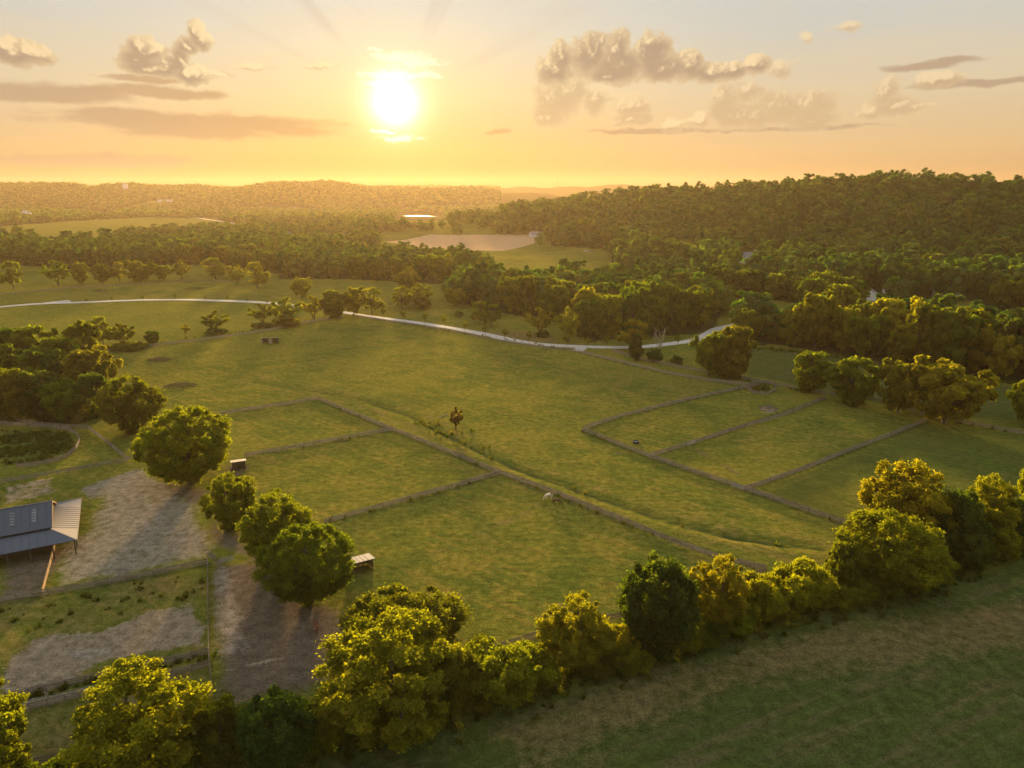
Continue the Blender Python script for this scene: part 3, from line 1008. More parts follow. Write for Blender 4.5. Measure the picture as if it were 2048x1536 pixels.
# woodland trees
tree_kind('wood_a', 31, 14, 17, 0.5, 60, 2800, 1.0, 1.7, 0.72, 0.2, 1.0, trunk_h=4, trunk_r=0.4, nlimb=5, sides=4, mat='forest_leaf')
tree_kind('wood_b', 32, 13, 19, 0.5, 60, 2800, 0.95, 1.6, 0.7, 0.26, 1.0, taper=0.22, trunk_h=5, trunk_r=0.4, nlimb=6, sides=4, mat='forest_leaf')
tree_kind('wood_c', 33, 16, 16, 0.5, 66, 3000, 1.05, 1.8, 0.74, 0.22, 1.0, trunk_h=4, trunk_r=0.42, nlimb=5, sides=4, mat='forest_leaf')
tree_kind('wood_d', 34, 11, 18, 1.0, 40, 2000, 0.9, 1.4, 0.62, 0.3, 1.0, taper=0.28, trunk_h=5, trunk_r=0.32, nlimb=10, sides=4, mat='forest_leaf')

GREEN = (0.112, 0.127, 0.017)
OLIVE = (0.152, 0.149, 0.018)
GOLD = (0.205, 0.185, 0.020)
AMBER = (0.242, 0.195, 0.022)
DARK = (0.071, 0.090, 0.022)
BROWNISH = (0.144, 0.120, 0.022)
RUST = (0.17, 0.105, 0.038)


def put_tree(kind, loc, sw, sh, rz, color, name, label, group=None, tilt=0.0):
    lm, wm, _, _ = TREES[kind]
    e = link(name, None, label=label, cat='shrub' if 'bush' in name or 'shrub' in name else 'tree', group=group)
    e.location = loc
    e.rotation_euler = (0, tilt, rz)
    e.scale = (sw, sw, sh)
    tr = link('trunk', wm, parent=e)
    cr = link('crown', lm, parent=e)
    jit = rng.uniform(0.9, 1.1, 3)
    cr.color = (color[0] * jit[0], color[1] * jit[1], color[2] * jit[2], 1)
    return e


def px_tree(px, py, wpx, ytop, kind, color, label, name='broadleaf_tree', group=None, rz=None, tilt=0.0, hs=1.0):
    p = gp(px, py)
    d = (p - Vector((0, 0, CAMH))).length
    dep_c = p.y * _c + (CAMH - p.z - 7.0) * _s
    w = wpx * dep_c / F * 0.98
    rr = ray(px, ytop)
    ztop = CAMH + rr[2] * (p.y / rr[1])
    # the far rim of a wide crown shows above its middle when looked down on
    h = max(1.5, (ztop - p.z)) * hs
    drop = 0.18 * w * (CAMH - p.z) / max(p.y, 1)
    h = max(h - drop, 0.45 * h)
    _, _, kw, kh = TREES[kind]
    return put_tree(kind, p, w / kw, h / kh, rng.uniform(0, 6.28) if rz is None else rz, color, name, label, group, tilt)


# --- trees one by one (plate position of the foot, width, top)
px_tree(382, 968, 172, 808, 'oak', OLIVE, 'largest round oak standing at the edge of the pale gravel yard')
px_tree(268, 862, 130, 748, 'maple', GREEN, 'dark rounded tree with a gold rim just above the big yard oak')
px_tree(466, 1056, 112, 944, 'maple', OLIVE, 'smaller round tree below the big yard oak, uppermost of a diagonal three')
px_tree(562, 1124, 148, 980, 'maple', OLIVE, 'middle tree of the diagonal three between yard and paddocks')
px_tree(622, 1205, 178, 1040, 'oak', GREEN, 'broad tree hiding half of the pale-roofed shelter, lowest of the diagonal three')
px_tree(812, 1330, 235, 1168, 'willow_oak', BROWNISH, 'smooth domed olive tree rising behind the tall gold foreground tree')
px_tree(790, 1470, 285, 1198, 'locust', GOLD, 'tall feathery gold tree in front at bottom centre of the hedgerow')
px_tree(288, 1560, 280, 1312, 'locust', GOLD, 'spreading golden tree beside the lower lane at the bottom left')
px_tree(-10, 1585, 190, 1330, 'locust', GOLD, 'golden tree cut off by the left edge at the bottom corner', rz=1.0)
px_tree(455, 1520, 130, 1400, 'thicket', GREEN, 'green thicket between the bottom left golden tree and its right neighbour', 'hedge_shrub')
px_tree(560, 1530, 150, 1375, 'ivy_column', DARK, 'dark green shrubby tree left of the tall feathery gold tree', 'hedge_shrub')
px_tree(640, 1500, 110, 1400, 'thicket', OLIVE, 'small olive bush tucked under the tall feathery gold tree', 'hedge_shrub')
px_tree(900, 1420, 130, 1270, 'thicket', BROWNISH, 'brownish scrub between the foreground gold tree and the low hedge bush', 'hedge_shrub')
px_tree(1010, 1385, 175, 1272, 'thicket', GOLD, 'low wide golden bush in the hedgerow right of the tall gold tree', 'hedge_shrub')
px_tree(1150, 1332, 150, 1188, 'maple', GOLD, 'golden two-stepped tree beside the gap showing dark fence boards')
px_tree(1232, 1320, 80, 1240, 'thicket', AMBER, 'small amber bush leaning against the dark ivy column', 'hedge_shrub')
px_tree(1312, 1300, 150, 1108, 'ivy_column', DARK, 'dense dark green column of ivy in the hedgerow')
px_tree(1432, 1255, 125, 1108, 'maple', GOLD, 'golden tree right beside the dark ivy column')
px_tree(1520, 1238, 100, 1145, 'thicket', GOLD, 'left half of the low golden bushes at the fence end', 'hedge_shrub')
px_tree(1595, 1215, 120, 1118, 'thicket', GOLD, 'right half of the low golden bushes at the fence end', 'hedge_shrub')
px_tree(1690, 1180, 90, 1080, 'thicket', BROWNISH, 'brownish bush at the left foot of the biggest right-hand tree', 'hedge_shrub')
px_tree(1772, 1172, 205, 1014, 'oak', OLIVE, 'biggest rounded tree of the hedgerow cluster on the right')
px_tree(1802, 1085, 158, 915, 'maple', AMBER, 'bright yellow tree standing behind the biggest hedgerow tree on the right')
px_tree(1898, 1105, 125, 975, 'ivy_column', DARK, 'dark green ivy-clad tree between two bright yellow ones')
px_tree(1968, 1080, 110, 948, 'maple', AMBER, 'bright yellow tree right of the dark ivy-clad tree')
px_tree(2030, 1090, 75, 1002, 'thicket', DARK, 'small dark green tree at the right edge of the hedgerow')
px_tree(2085, 1060, 100, 900, 'maple', GOLD, 'gold twigs of a tree reaching in at the right edge', rz=2.0)
px_tree(1930, 1140, 90, 1060, 'thicket', DARK, 'dark low scrub under the ivy-clad tree beside the mown field', 'hedge_shrub')

for i, (a, b_, c, d_, co, nm) in enumerate([
        (720, 1480, 90, 1420, GREEN, 'under the left side of the tall feathery gold tree'),
        (860, 1450, 100, 1385, OLIVE, 'under the right side of the tall feathery gold tree'),
        (950, 1412, 90, 1350, OLIVE, 'left of the low wide golden bush'),
        (1085, 1372, 80, 1315, OLIVE, 'between the low wide golden bush and the two-stepped tree'),
        (1195, 1345, 90, 1290, BROWNISH, 'under the two-stepped golden tree'),
        (1370, 1295, 90, 1235, OLIVE, 'between the ivy column and its golden neighbour'),
        (1470, 1262, 90, 1205, OLIVE, 'under the golden tree beside the ivy column'),
        (1550, 1240, 80, 1190, BROWNISH, 'in front of the low golden bushes'),
        (1650, 1210, 90, 1150, OLIVE, 'between the low golden bushes and the biggest right-hand tree'),
        (1740, 1190, 100, 1130, GREEN, 'at the foot of the biggest right-hand tree'),
        (1850, 1165, 100, 1100, OLIVE, 'right of the biggest right-hand tree'),
        (1990, 1115, 90, 1050, OLIVE, 'under the rightmost yellow tree'),
        (1405, 1288, 80, 1238, GREEN, 'added against sun streaks at the right foot of the ivy column'),  # this and the next three: bushes added to block low sun between trunks
        (1710, 1205, 80, 1155, OLIVE, 'added against sun streaks at the left front of the biggest right-hand tree'),
        (1820, 1182, 80, 1130, GREEN, 'added against sun streaks at the right front of the biggest right-hand tree'),
        (1262, 1342, 80, 1285, OLIVE, 'added against sun streaks at the left foot of the ivy column'),
        (350, 1560, 120, 1480, GREEN, 'at the right foot of the bottom left golden tree'),
        (120, 1590, 120, 1500, OLIVE, 'between the two golden trees of the bottom left corner')]):
    px_tree(a, b_, c, d_, 'thicket', co, 'low scrub of the hedgerow ' + nm, 'hedge_shrub')
px_tree(1620, 782, 78, 702, 'field_dense', OLIVE, 'leftmost of the four dense trees along the upper paddock fence')
px_tree(1703, 808, 90, 714, 'field_dense', OLIVE, 'second of the four dense trees along the upper paddock fence')
px_tree(1795, 828, 86, 720, 'field_round', OLIVE, 'third of the four paddock fence trees, with an ivy-wrapped stem')
px_tree(1886, 848, 150, 716, 'field_round', GOLD, 'widest of the four trees along the upper paddock fence')
px_tree(2055, 850, 84, 757, 'field_round', GOLD, 'golden tree cut by the right edge beyond the far paddock')
px_tree(1418, 752, 74, 662, 'field_round', OLIVE, 'left half of the double tree near the bend of the white drive')
px_tree(1462, 757, 80, 650, 'field_dense', BROWNISH, 'right half of the double tree near the bend of the white drive')
px_tree(1271, 722, 28, 668, 'cedar', DARK, 'dark narrow cedar standing in front of the white drive', 'cedar_tree')
px_tree(1262, 700, 62, 638, 'field_open', GOLD, 'light leaning gold tree behind the dark narrow cedar', tilt=0.12, rz=0.2)
px_tree(1310, 724, 34, 696, 'small_bush', DARK, 'dark bush round the foot of the bare dead tree', 'field_bush')
px_tree(1352, 728, 28, 711, 'small_bush', DARK, 'lone dark bush right of the bare dead tree', 'field_bush')
px_tree(1081, 670, 48, 614, 'field_vase', AMBER, 'left one of two amber trees beyond the white drive')
px_tree(1137, 684, 54, 616, 'field_vase', AMBER, 'right one of two amber trees beyond the white drive')
px_tree(1085, 674, 26, 660, 'small_bush', DARK, 'dark bush at the foot of the left amber tree', 'field_bush')
px_tree(960, 648, 36, 602, 'field_open', OLIVE, 'left of the twin olive trees in the meadow beyond the drive')
px_tree(982, 652, 40, 608, 'field_open', GREEN, 'right of the twin olive trees in the meadow beyond the drive')
px_tree(912, 612, 44, 575, 'field_round', GOLD, 'single gold tree against the grove beyond the drive')
px_tree(918, 634, 18, 622, 'small_bush', DARK, 'small dark bush below the single gold tree', 'field_bush')
px_tree(840, 612, 60, 565, 'field_vase', GOLD, 'spreading gold tree with a dark thicket at its foot in the hazy meadow')
px_tree(845, 618, 38, 590, 'small_bush', BROWNISH, 'dark thicket under the spreading gold tree in the hazy meadow', 'field_bush')
px_tree(805, 618, 42, 572, 'field_open', GOLD, 'thin gold tree left of the spreading gold one in the hazy meadow')
px_tree(817, 582, 56, 542, 'field_round', OLIVE, 'olive tree at the wood edge above the hazy meadow')
px_tree(752, 558, 22, 544, 'small_bush', BROWNISH, 'small round bush at the wood edge above the hazy meadow', 'field_bush')
px_tree(604, 597, 42, 555, 'field_round', AMBER, 'lone amber tree standing just beyond the white drive')
px_tree(430, 664, 50, 622, 'field_vase', OLIVE, 'lone vase-shaped tree on the fence row below the drive')
px_tree(432, 668, 46, 656, 'small_bush', DARK, 'low dark bush under the lone vase-shaped tree', 'field_bush')
px_tree(526, 648, 44, 606, 'field_vase', OLIVE, 'first tree of the fence row where it nears the drive')
px_tree(527, 654, 40, 644, 'small_bush', DARK, 'low dark bush under the first tree of the fence row', 'field_bush')
px_tree(572, 648, 52, 594, 'field_vase', GOLD, 'second tree of the fence row, gold with a thicket below')
px_tree(575, 652, 56, 632, 'small_bush', BROWNISH, 'thicket below the second tree of the fence row', 'field_bush')
px_tree(628, 638, 46, 590, 'field_vase', AMBER, 'third tree of the fence row, amber and open')
px_tree(668, 636, 54, 580, 'field_dense', OLIVE, 'fourth and densest tree of the fence row at the drive')
px_tree(708, 632, 44, 574, 'field_round', GOLD, 'fifth tree of the fence row, gold, right at the drive')
px_tree(745, 628, 46, 574, 'field_open', AMBER, 'last airy amber tree of the fence row beyond the drive')
px_tree(510, 664, 16, 646, 'sapling', OLIVE, 'tiny lollipop tree on the fence row', 'young_tree')
for i, (a, b_, c, d_, k, co, nm) in enumerate([
        (28, 578, 42, 522, 'field_open', OLIVE, 'first from the left edge, tall and thin'),
        (118, 572, 46, 520, 'field_vase', OLIVE, 'second from the left edge, with two stems'),
        (165, 570, 38, 525, 'field_round', OLIVE, 'third from the left edge'),
        (207, 568, 40, 528, 'field_round', GREEN, 'fourth from the left edge'),
        (240, 565, 30, 523, 'field_open', GOLD, 'fifth from the left edge, narrow and pale'),
        (281, 565, 58, 520, 'field_round', OLIVE, 'sixth from the left edge, the widest'),
        (328, 562, 36, 530, 'field_round', OLIVE, 'seventh from the left edge, low'),
        (364, 560, 36, 520, 'field_vase', GOLD, 'eighth from the left edge'),
        (431, 558, 52, 515, 'field_open', GOLD, 'ninth from the left edge, golden'),
        (474, 570, 42, 530, 'field_vase', AMBER, 'tenth from the left edge, amber and set forward'),
        (515, 577, 46, 523, 'field_open', AMBER, 'last on the right, sparse and amber')]):
    px_tree(a, b_, c, d_, k, co, 'tree of the far meadow hedge row, ' + nm, group='trees of the far meadow hedge row')
px_tree(207, 690, 50, 632, 'field_open', GOLD, 'thin bent tree rising above the left wood')
px_tree(247, 692, 50, 645, 'field_vase', OLIVE, 'small vase-shaped tree with scrub at its foot beside the left wood')
px_tree(255, 697, 80, 682, 'small_bush', BROWNISH, 'strip of scrub under the small vase-shaped tree by the left wood', 'field_bush')
px_tree(306, 688, 32, 660, 'field_dense', GREEN, 'short round tree on the fence line left of the lone vase tree', 'field_bush')
px_tree(373, 678, 18, 648, 'sapling', GOLD, 'slim gold sapling on the fence line', 'young_tree')
px_tree(176, 848, 24, 808, 'sapling', AMBER, 'bright yellow sapling at the lower corner of the left wood', 'young_tree')
px_tree(912, 860, 30, 814, 'field_vase', RUST, 'small rust-orange tree standing alone beside the ditch')
left_wood = [
    (165, 738, 92, 641, 'field_round', OLIVE, 'tallest olive tree at the upper corner of the left wood'),
    (75, 745, 84, 652, 'field_dense', GREEN, 'green topmost tree of the left wood'),
    (25, 742, 80, 654, 'field_dense', DARK, 'dark top tree of the left wood beside the left edge'),
    (-25, 740, 84, 652, 'field_dense', DARK, 'dark tree at the top of the left wood cut by the left edge'),
    (120, 765, 86, 672, 'field_dense', GREEN, 'green tree below the tallest olive tree of the left wood'),
    (110, 785, 84, 695, 'field_round', DARK, 'dark tree in the middle of the left wood'),
    (20, 785, 88, 690, 'field_dense', DARK, 'dark tree halfway down the left wood by the left edge'),
    (65, 790, 84, 700, 'field_round', GREEN, 'green tree halfway down the left wood'),
    (180, 800, 84, 698, 'field_dense', BROWNISH, 'brownish tree on the meadow side of the left wood'),
    (212, 768, 58, 688, 'field_open', GOLD, 'open gold-tipped tree leaning out of the left wood over the meadow'),
    (30, 838, 92, 735, 'field_dense', GREEN, 'wide green tree at the lower edge of the left wood'),
    (85, 840, 90, 740, 'field_dense', DARK, 'dark round tree at the lower edge of the left wood'),
    (135, 842, 92, 755, 'field_round', GREEN, 'rounded green tree at the foot of the left wood above the round pen'),
    (-30, 835, 90, 735, 'field_dense', DARK, 'dark tree at the bottom of the left wood cut by the left edge'),
    (190, 834, 76, 745, 'field_dense', DARK, 'dark narrow tree at the lower meadow corner of the left wood')]
for (a, b_, c, d_, k, co, lb) in left_wood:
    px_tree(a, b_, c, d_, k, co, lb, group='trees of the left wood')
for (a, b_) in ((768, 638), (808, 644), (850, 651), (890, 658), (930, 666), (970, 673), (1010, 681), (1058, 690), (1132, 695), (1176, 696), (1212, 698), (1355, 692)):
    px_tree(a, b_, rng.uniform(11, 16), b_ - rng.uniform(20, 30), 'sapling', OLIVE, 'thin young tree lining the white gravel drive right of the fence row', 'young_tree', 'young trees along the drive')
for (a, b_) in ((173, 606), (225, 604), (287, 602), (350, 600), (412, 602), (455, 603), (495, 606), (535, 610)):
    px_tree(a, b_, rng.uniform(5, 8), b_ - rng.uniform(9, 13), 'sapling', GREEN, 'tiny sapling beside the far left arc of the white drive', 'young_tree', 'saplings along the far drive')

# dead tree: bare forking limbs only
r = np.random.default_rng(5)
v, f = [], []
tube(v, f, (0, 0, -0.5), (0.1, 0, 5), (0.2, 0, 9), 0.42, 0.28, 7, 5)
for i in range(9):
    a = r.uniform(0, 6.28)
    h = r.uniform(6, 9)
    e = (math.cos(a) * r.uniform(1.5, 4), math.sin(a) * r.uniform(1.5, 4), h + r.uniform(4, 8))
    tube(v, f, (0.2, 0, h), (e[0] * 0.5, e[1] * 0.5, h + 1.5), e, 0.17, 0.04, 5, 4)
    for k in range(3):
        q = (e[0] + r.normal() * 1.2, e[1] + r.normal() * 1.2, e[2] + r.uniform(0.5, 2.5))
        tube(v, f, (e[0] * 0.7, e[1] * 0.7, h + (e[2] - h) * 0.7), (e[0] * 0.85, e[1] * 0.85, e[2]), q, 0.06, 0.02, 4, 3)
me = bpy.data.meshes.new('dead_tree')
me.from_pydata(v, [], f)
o = link('dead_tree', me, M['dead_wood'], label='bare leafless dead tree with pale forking limbs by the drive', cat='tree')
o.location = gp(1317, 722)

# ------------------------------------------------------------------ woods
HOUSES_PX = [(1492, 530), (1735, 592), (1072, 472)]


def wood_points(poly, rmin, rmax, step, seed):
    r = np.random.default_rng(seed)
    n = int(rmax / step)
    gx, gy = np.meshgrid(np.arange(-n, n) * step, np.arange(0, n) * step)
    gx = gx.ravel() + r.uniform(-0.42, 0.42, gx.size) * step
    gy = gy.ravel() + r.uniform(-0.42, 0.42, gy.size) * step
    rr = np.hypot(gx, gy)
    m = (rr > rmin) & (rr < rmax) & (np.abs(gx) < gy * 0.95 + 20)
    gx, gy = gx[m], gy[m]
    z = ground_z(gx, gy)
    px, py, dep = proj(gx, gy, z)
    k = in_poly(px, py, poly) & (dep > 10)
    for c in CLEARINGS:
        k &= ~in_poly(px, py, c)
    d, _ = seg_dist(gx, gy, DRIVE)
    k &= d > 6
    for hx, hy in HOUSES_PX:
        k &= ~((np.abs(px - hx) < 26) & (py > hy - 8) & (py < hy + 46))
    return np.stack([gx, gy, z], 1)[k]


groups = {
    'left': 'tree of the long wood behind the far meadow hedge row',
    'middle': 'tree of the hazy wood below the sun in front of the bare field',
    'grove': 'tree of the dense grove just beyond the curve of the white drive',
    'strip': 'tree of the tall tree belt on the right behind the paddock trees',
}
pools = {k: wood_points(WOODS[k], 300, 1150, {'left': 12.5, 'middle': 12, 'grove': 10.5, 'strip': 9.5}[k], 40 + i) for i, k in enumerate(groups)}
hill_pts = wood_points(WOODS['hill'], 420, 2000, 15.5, 77)
single = {'left': 40, 'middle': 36, 'grove': 62, 'strip': 46}
rest = [hill_pts]
PAL = [GREEN, OLIVE, GREEN, GOLD, DARK, OLIVE, GREEN]
for k in groups:
    p = pools[k]
    order = np.argsort(np.hypot(p[:, 0], p[:, 1]))
    n1 = single[k]
    for i in order[:n1]:
        kind = ['field_dense', 'field_round', 'field_dense', 'field_round', 'field_open'][rng.integers(5)]
        hgt = {'left': 20, 'middle': 20, 'grove': 22, 'strip': 25}[k] * rng.uniform(0.65, 1.12)
        s = hgt / TREES[kind][3]
        col = PAL[rng.integers(len(PAL))]
        if k == 'strip' and rng.random() < 0.35:
            col = AMBER
        put_tree(kind, p[i], s * rng.uniform(0.55, 0.8), s, rng.uniform(0, 6.28), col, 'broadleaf_tree', groups[k], 'trees of the ' + {'left': 'long far wood', 'middle': 'hazy wood', 'grove': 'grove beyond the drive', 'strip': 'tall belt'}[k])
    rest.append(p[order[n1:]])
# the nearest rows of the hillside wood are single trees too
order = np.argsort(np.hypot(hill_pts[:, 0], hill_pts[:, 1]))
for i in order[:26]:
    kind = ['field_dense', 'field_round'][rng.integers(2)]
    s = 19 * rng.uniform(0.75, 1.1) / TREES[kind][3]
    put_tree(kind, hill_pts[i], s * rng.uniform(0.85, 1.05), s, rng.uniform(0, 6.28), PAL[rng.integers(len(PAL))], 'broadleaf_tree', 'tree at the foot of the wooded hill above the tall belt', 'trees at the foot of the hill')
rest[0] = hill_pts[order[26:]]

# instance sources for the woods that read as one mass
src = bpy.data.collections.new('wood_sources')
for k in ('wood_a', 'wood_b', 'wood_c', 'wood_d'):
    lm, wm, _, _ = TREES[k]
    bmx = bmesh.new()
    bmx.from_mesh(lm)
    n0 = len(bmx.faces)
    bmx.from_mesh(wm)
    bmx.faces.ensure_lookup_table()
    for fc in bmx.faces[n0:]:
        fc.material_index = 1
    me = bpy.data.meshes.new(k)
    bmx.to_mesh(me)
    bmx.free()
    me.materials.append(M['forest_leaf'])
    me.materials.append(M['bark'])
    src.objects.link(bpy.data.objects.new(k, me))
far_src = bpy.data.collections.new('far_sources')
for k in range(3):
    r = np.random.default_rng(60 + k)
    cl = crown_points(r, 17, 15, 1, 26, 0.75, 0.2, 0.8, 0.15)
    me = leaf_mesh('far_crown_%d' % k, r, cl, 17, 420, 2.3, 2.4, coh=0.75)
    me.materials.append(M['forest_leaf'])
    far_src.objects.link(bpy.data.objects.new('far_%d' % k, me))


def scatter(name, pts, coll, smin, smax, seed, nkind, label, cat, squash=(0.85, 1.2)):
    r = np.random.default_rng(seed)
    me = bpy.data.meshes.new(name)
    me.vertices.add(len(pts))
    me.vertices.foreach_set('co', np.asarray(pts, np.float32).ravel())
    n = len(pts)
    sx = r.uniform(smin, smax, n)
    scl = np.stack([sx, sx, sx * r.uniform(squash[0], squash[1], n)], 1).astype(np.float32)
    rot = np.stack([np.zeros(n), np.zeros(n), r.uniform(0, 6.28, n)], 1).astype(np.float32)
    for nm, buf in (('scl', scl), ('rot', rot)):
        at = me.attributes.new(nm, 'FLOAT_VECTOR', 'POINT')
        at.data.foreach_set('vector', buf.ravel())
    at = me.attributes.new('pick', 'INT', 'POINT')
    at.data.foreach_set('value', r.integers(0, nkind, n).astype(np.int32))
    o = link(name, me, kind='stuff', label=label, cat=cat)
    ng = bpy.data.node_groups.new(name + '_nodes', 'GeometryNodeTree')
    ng.interface.new_socket('Geometry', in_out='INPUT', socket_type='NodeSocketGeometry')
    ng.interface.new_socket('Geometry', in_out='OUTPUT', socket_type='NodeSocketGeometry')
    gi = ng.nodes.new('NodeGroupInput')
    go = ng.nodes.new('NodeGroupOutput')
    m2p = ng.nodes.new('GeometryNodeMeshToPoints')
    iop = ng.nodes.new('GeometryNodeInstanceOnPoints')
    ci = ng.nodes.new('GeometryNodeCollectionInfo')
    ci.inputs['Collection'].default_value = coll
    ci.inputs['Separate Children'].default_value = True
    ci.inputs['Reset Children'].default_value = True

    def attr(nm, typ):
        a = ng.nodes.new('GeometryNodeInputNamedAttribute')
        a.data_type = typ
        a.inputs['Name'].default_value = nm
        return a.outputs['Attribute']
    e2r = ng.nodes.new('FunctionNodeEulerToRotation')
    ng.links.new(attr('rot', 'FLOAT_VECTOR'), e2r.inputs[0])
    ng.links.new(gi.outputs[0], m2p.inputs['Mesh'])
    ng.links.new(m2p.outputs[0], iop.inputs['Points'])
    ng.links.new(ci.outputs[0], iop.inputs['Instance'])
    iop.inputs['Pick Instance'].default_value = True
    ng.links.new(attr('pick', 'INT'), iop.inputs['Instance Index'])
    ng.links.new(e2r.outputs[0], iop.inputs['Rotation'])
    ng.links.new(attr('scl', 'FLOAT_VECTOR'), iop.inputs['Scale'])
    ng.links.new(iop.outputs[0], go.inputs[0])
    md = o.modifiers.new('scatter', 'NODES')
    md.node_group = ng
    return o


scatter('hillside_forest', rest[0], src, 0.8, 1.7, 1, 4, 'mixed green wood covering the long hill on the right', 'forest')
scatter('valley_forest', np.concatenate(rest[1:]), src, 0.85, 1.35, 2, 4, 'green valley woods behind the meadow and the drive', 'forest')

# far country: woods with open fields left between them


def far_points(rmin, rmax, step, seed):
    r = np.random.default_rng(seed)
    n = int(rmax / step)
    gx, gy = np.meshgrid(np.arange(-n, n) * step, np.arange(0, n) * step)
    gx = gx.ravel() + r.uniform(-0.45, 0.45, gx.size) * step
    gy = gy.ravel() + r.uniform(-0.45, 0.45, gy.size) * step
    rr = np.hypot(gx, gy)
    m = (rr > rmin) & (rr < rmax) & (np.abs(gx) < gy * 0.85)
    gx, gy, rr = gx[m], gy[m], rr[m]
    z = ground_z(gx, gy)
    px, py, dep = proj(gx, gy, z)
    k = np.ones(len(gx), bool)
    for poly in (FAR_GREEN, GREEN2, PASTURE_HILL, WOODS['hill'], [(770, 484), (862, 469), (1066, 471), (1070, 486), (1005, 502), (870, 498)], [(480, 484), (560, 474), (640, 478), (600, 494), (520, 496)],
                 [(792, 426), (890, 426), (905, 458), (780, 458)], [(905, 430), (1000, 428), (1000, 436), (905, 438)]):
        k &= ~in_poly(px, py, poly)
    for w_ in ('left', 'middle', 'grove', 'strip'):
        k &= ~in_poly(px, py, WOODS[w_])
    k &= ~in_poly(px, py, [(755, 480), (1075, 480), (1075, 535), (755, 528)])
    field = wob(gx, gy, 420, 21) + 0.5 * wob(gx, gy, 150, 22)
    k &= (field < 0.3) | (z > 30)
    k &= (py < 502) & ~((px > 1215) & (rr < 1800)) & ~((px > 985) & (rr < 1000))
    return np.stack([gx, gy, z], 1)[k]


scatter('valley_woods', far_points(830, 1900, 14.0, 51), src, 0.7, 1.3, 3, 4, 'hazy woods of the far valley floor', 'forest')
scatter('distant_hill_forest', far_points(1900, 3950, 19.0, 52), far_src, 0.8, 1.35, 4, 3, 'wooded far hills under the setting sun', 'forest')
scatter('horizon_forest', far_points(3950, 6300, 34.0, 53), far_src, 1.3, 2.2, 5, 3, 'blurred woods on the farthest ridge', 'forest', (0.5, 0.75))

# ------------------------------------------------------------------ building blocks


def box_mesh(name, sx, sy, sz, bevel=0.0):
    """a box standing on its base, optionally with softened edges"""
    bmx = bmesh.new()
    bmesh.ops.create_cube(bmx, size=1.0)
    for vv in bmx.verts:
        vv.co = Vector((vv.co.x * sx, vv.co.y * sy, (vv.co.z + 0.5) * sz))
    if bevel:
        bmesh.ops.bevel(bmx, geom=bmx.edges[:], offset=bevel, segments=1, affect='EDGES')
    me = bpy.data.meshes.new(name)
    bmx.to_mesh(me)
    bmx.free()
    return me


def slab(name, corners, thick, mat, parent=None, **kw):
    """a sheet with real thickness through the given corner points (thickness below)"""
    c = [Vector(p) for p in corners]
    n = (c[1] - c[0]).cross(c[2] - c[0]).normalized()
    if n.z < 0:
        n = -n
    lo = [p - n * thick for p in c]
    k = len(c)
    me = bpy.data.meshes.new(name)
    me.from_pydata([tuple(p) for p in c + lo], [], [tuple(range(k)), tuple(range(2 * k - 1, k - 1, -1))] + [(i, i + k, (i + 1) % k + k, (i + 1) % k) for i in range(k)])
    bmx = bmesh.new()
    bmx.from_mesh(me)
    bmesh.ops.recalc_face_normals(bmx, faces=bmx.faces)
    bmx.to_mesh(me)
    bmx.free()
    return link(name, me, mat, parent, **kw)


def bar(name, p, q, w, h, mat, parent=None):
    """a squared timber from p to q"""
    p, q = Vector(p), Vector(q)
    d = q - p
    o = link(name, box_mesh(name, d.length, w, h), mat, parent)
    o.data.transform(Matrix.Translation((0, 0, -h / 2)))
    o.location = (p + q) / 2
    o.rotation_euler = d.to_track_quat('X', 'Z').to_euler()
    return o


# ------------------------------------------------------------------ fences
POST = box_mesh('post', 0.17, 0.17, 1.85, 0.02)
POST.transform(Matrix.Translation((0, 0, -0.4)))
POST.materials.append(M['fence_wood'])
RAIL = box_mesh('rail', 1.0, 0.05, 0.20)
RAIL.materials.append(M['fence_wood'])
RAIL_Z = (0.22, 0.55, 0.88, 1.20)


def resample(pts, step):
    P2 = [Vector(p) for p in pts]
    out_pts = [P2[0]]
    for a, b_ in zip(P2[:-1], P2[1:]):
        n = max(1, round((b_ - a).length / step))
        for k in range(1, n + 1):
            out_pts.append(a.lerp(b_, k / n))
    return out_pts


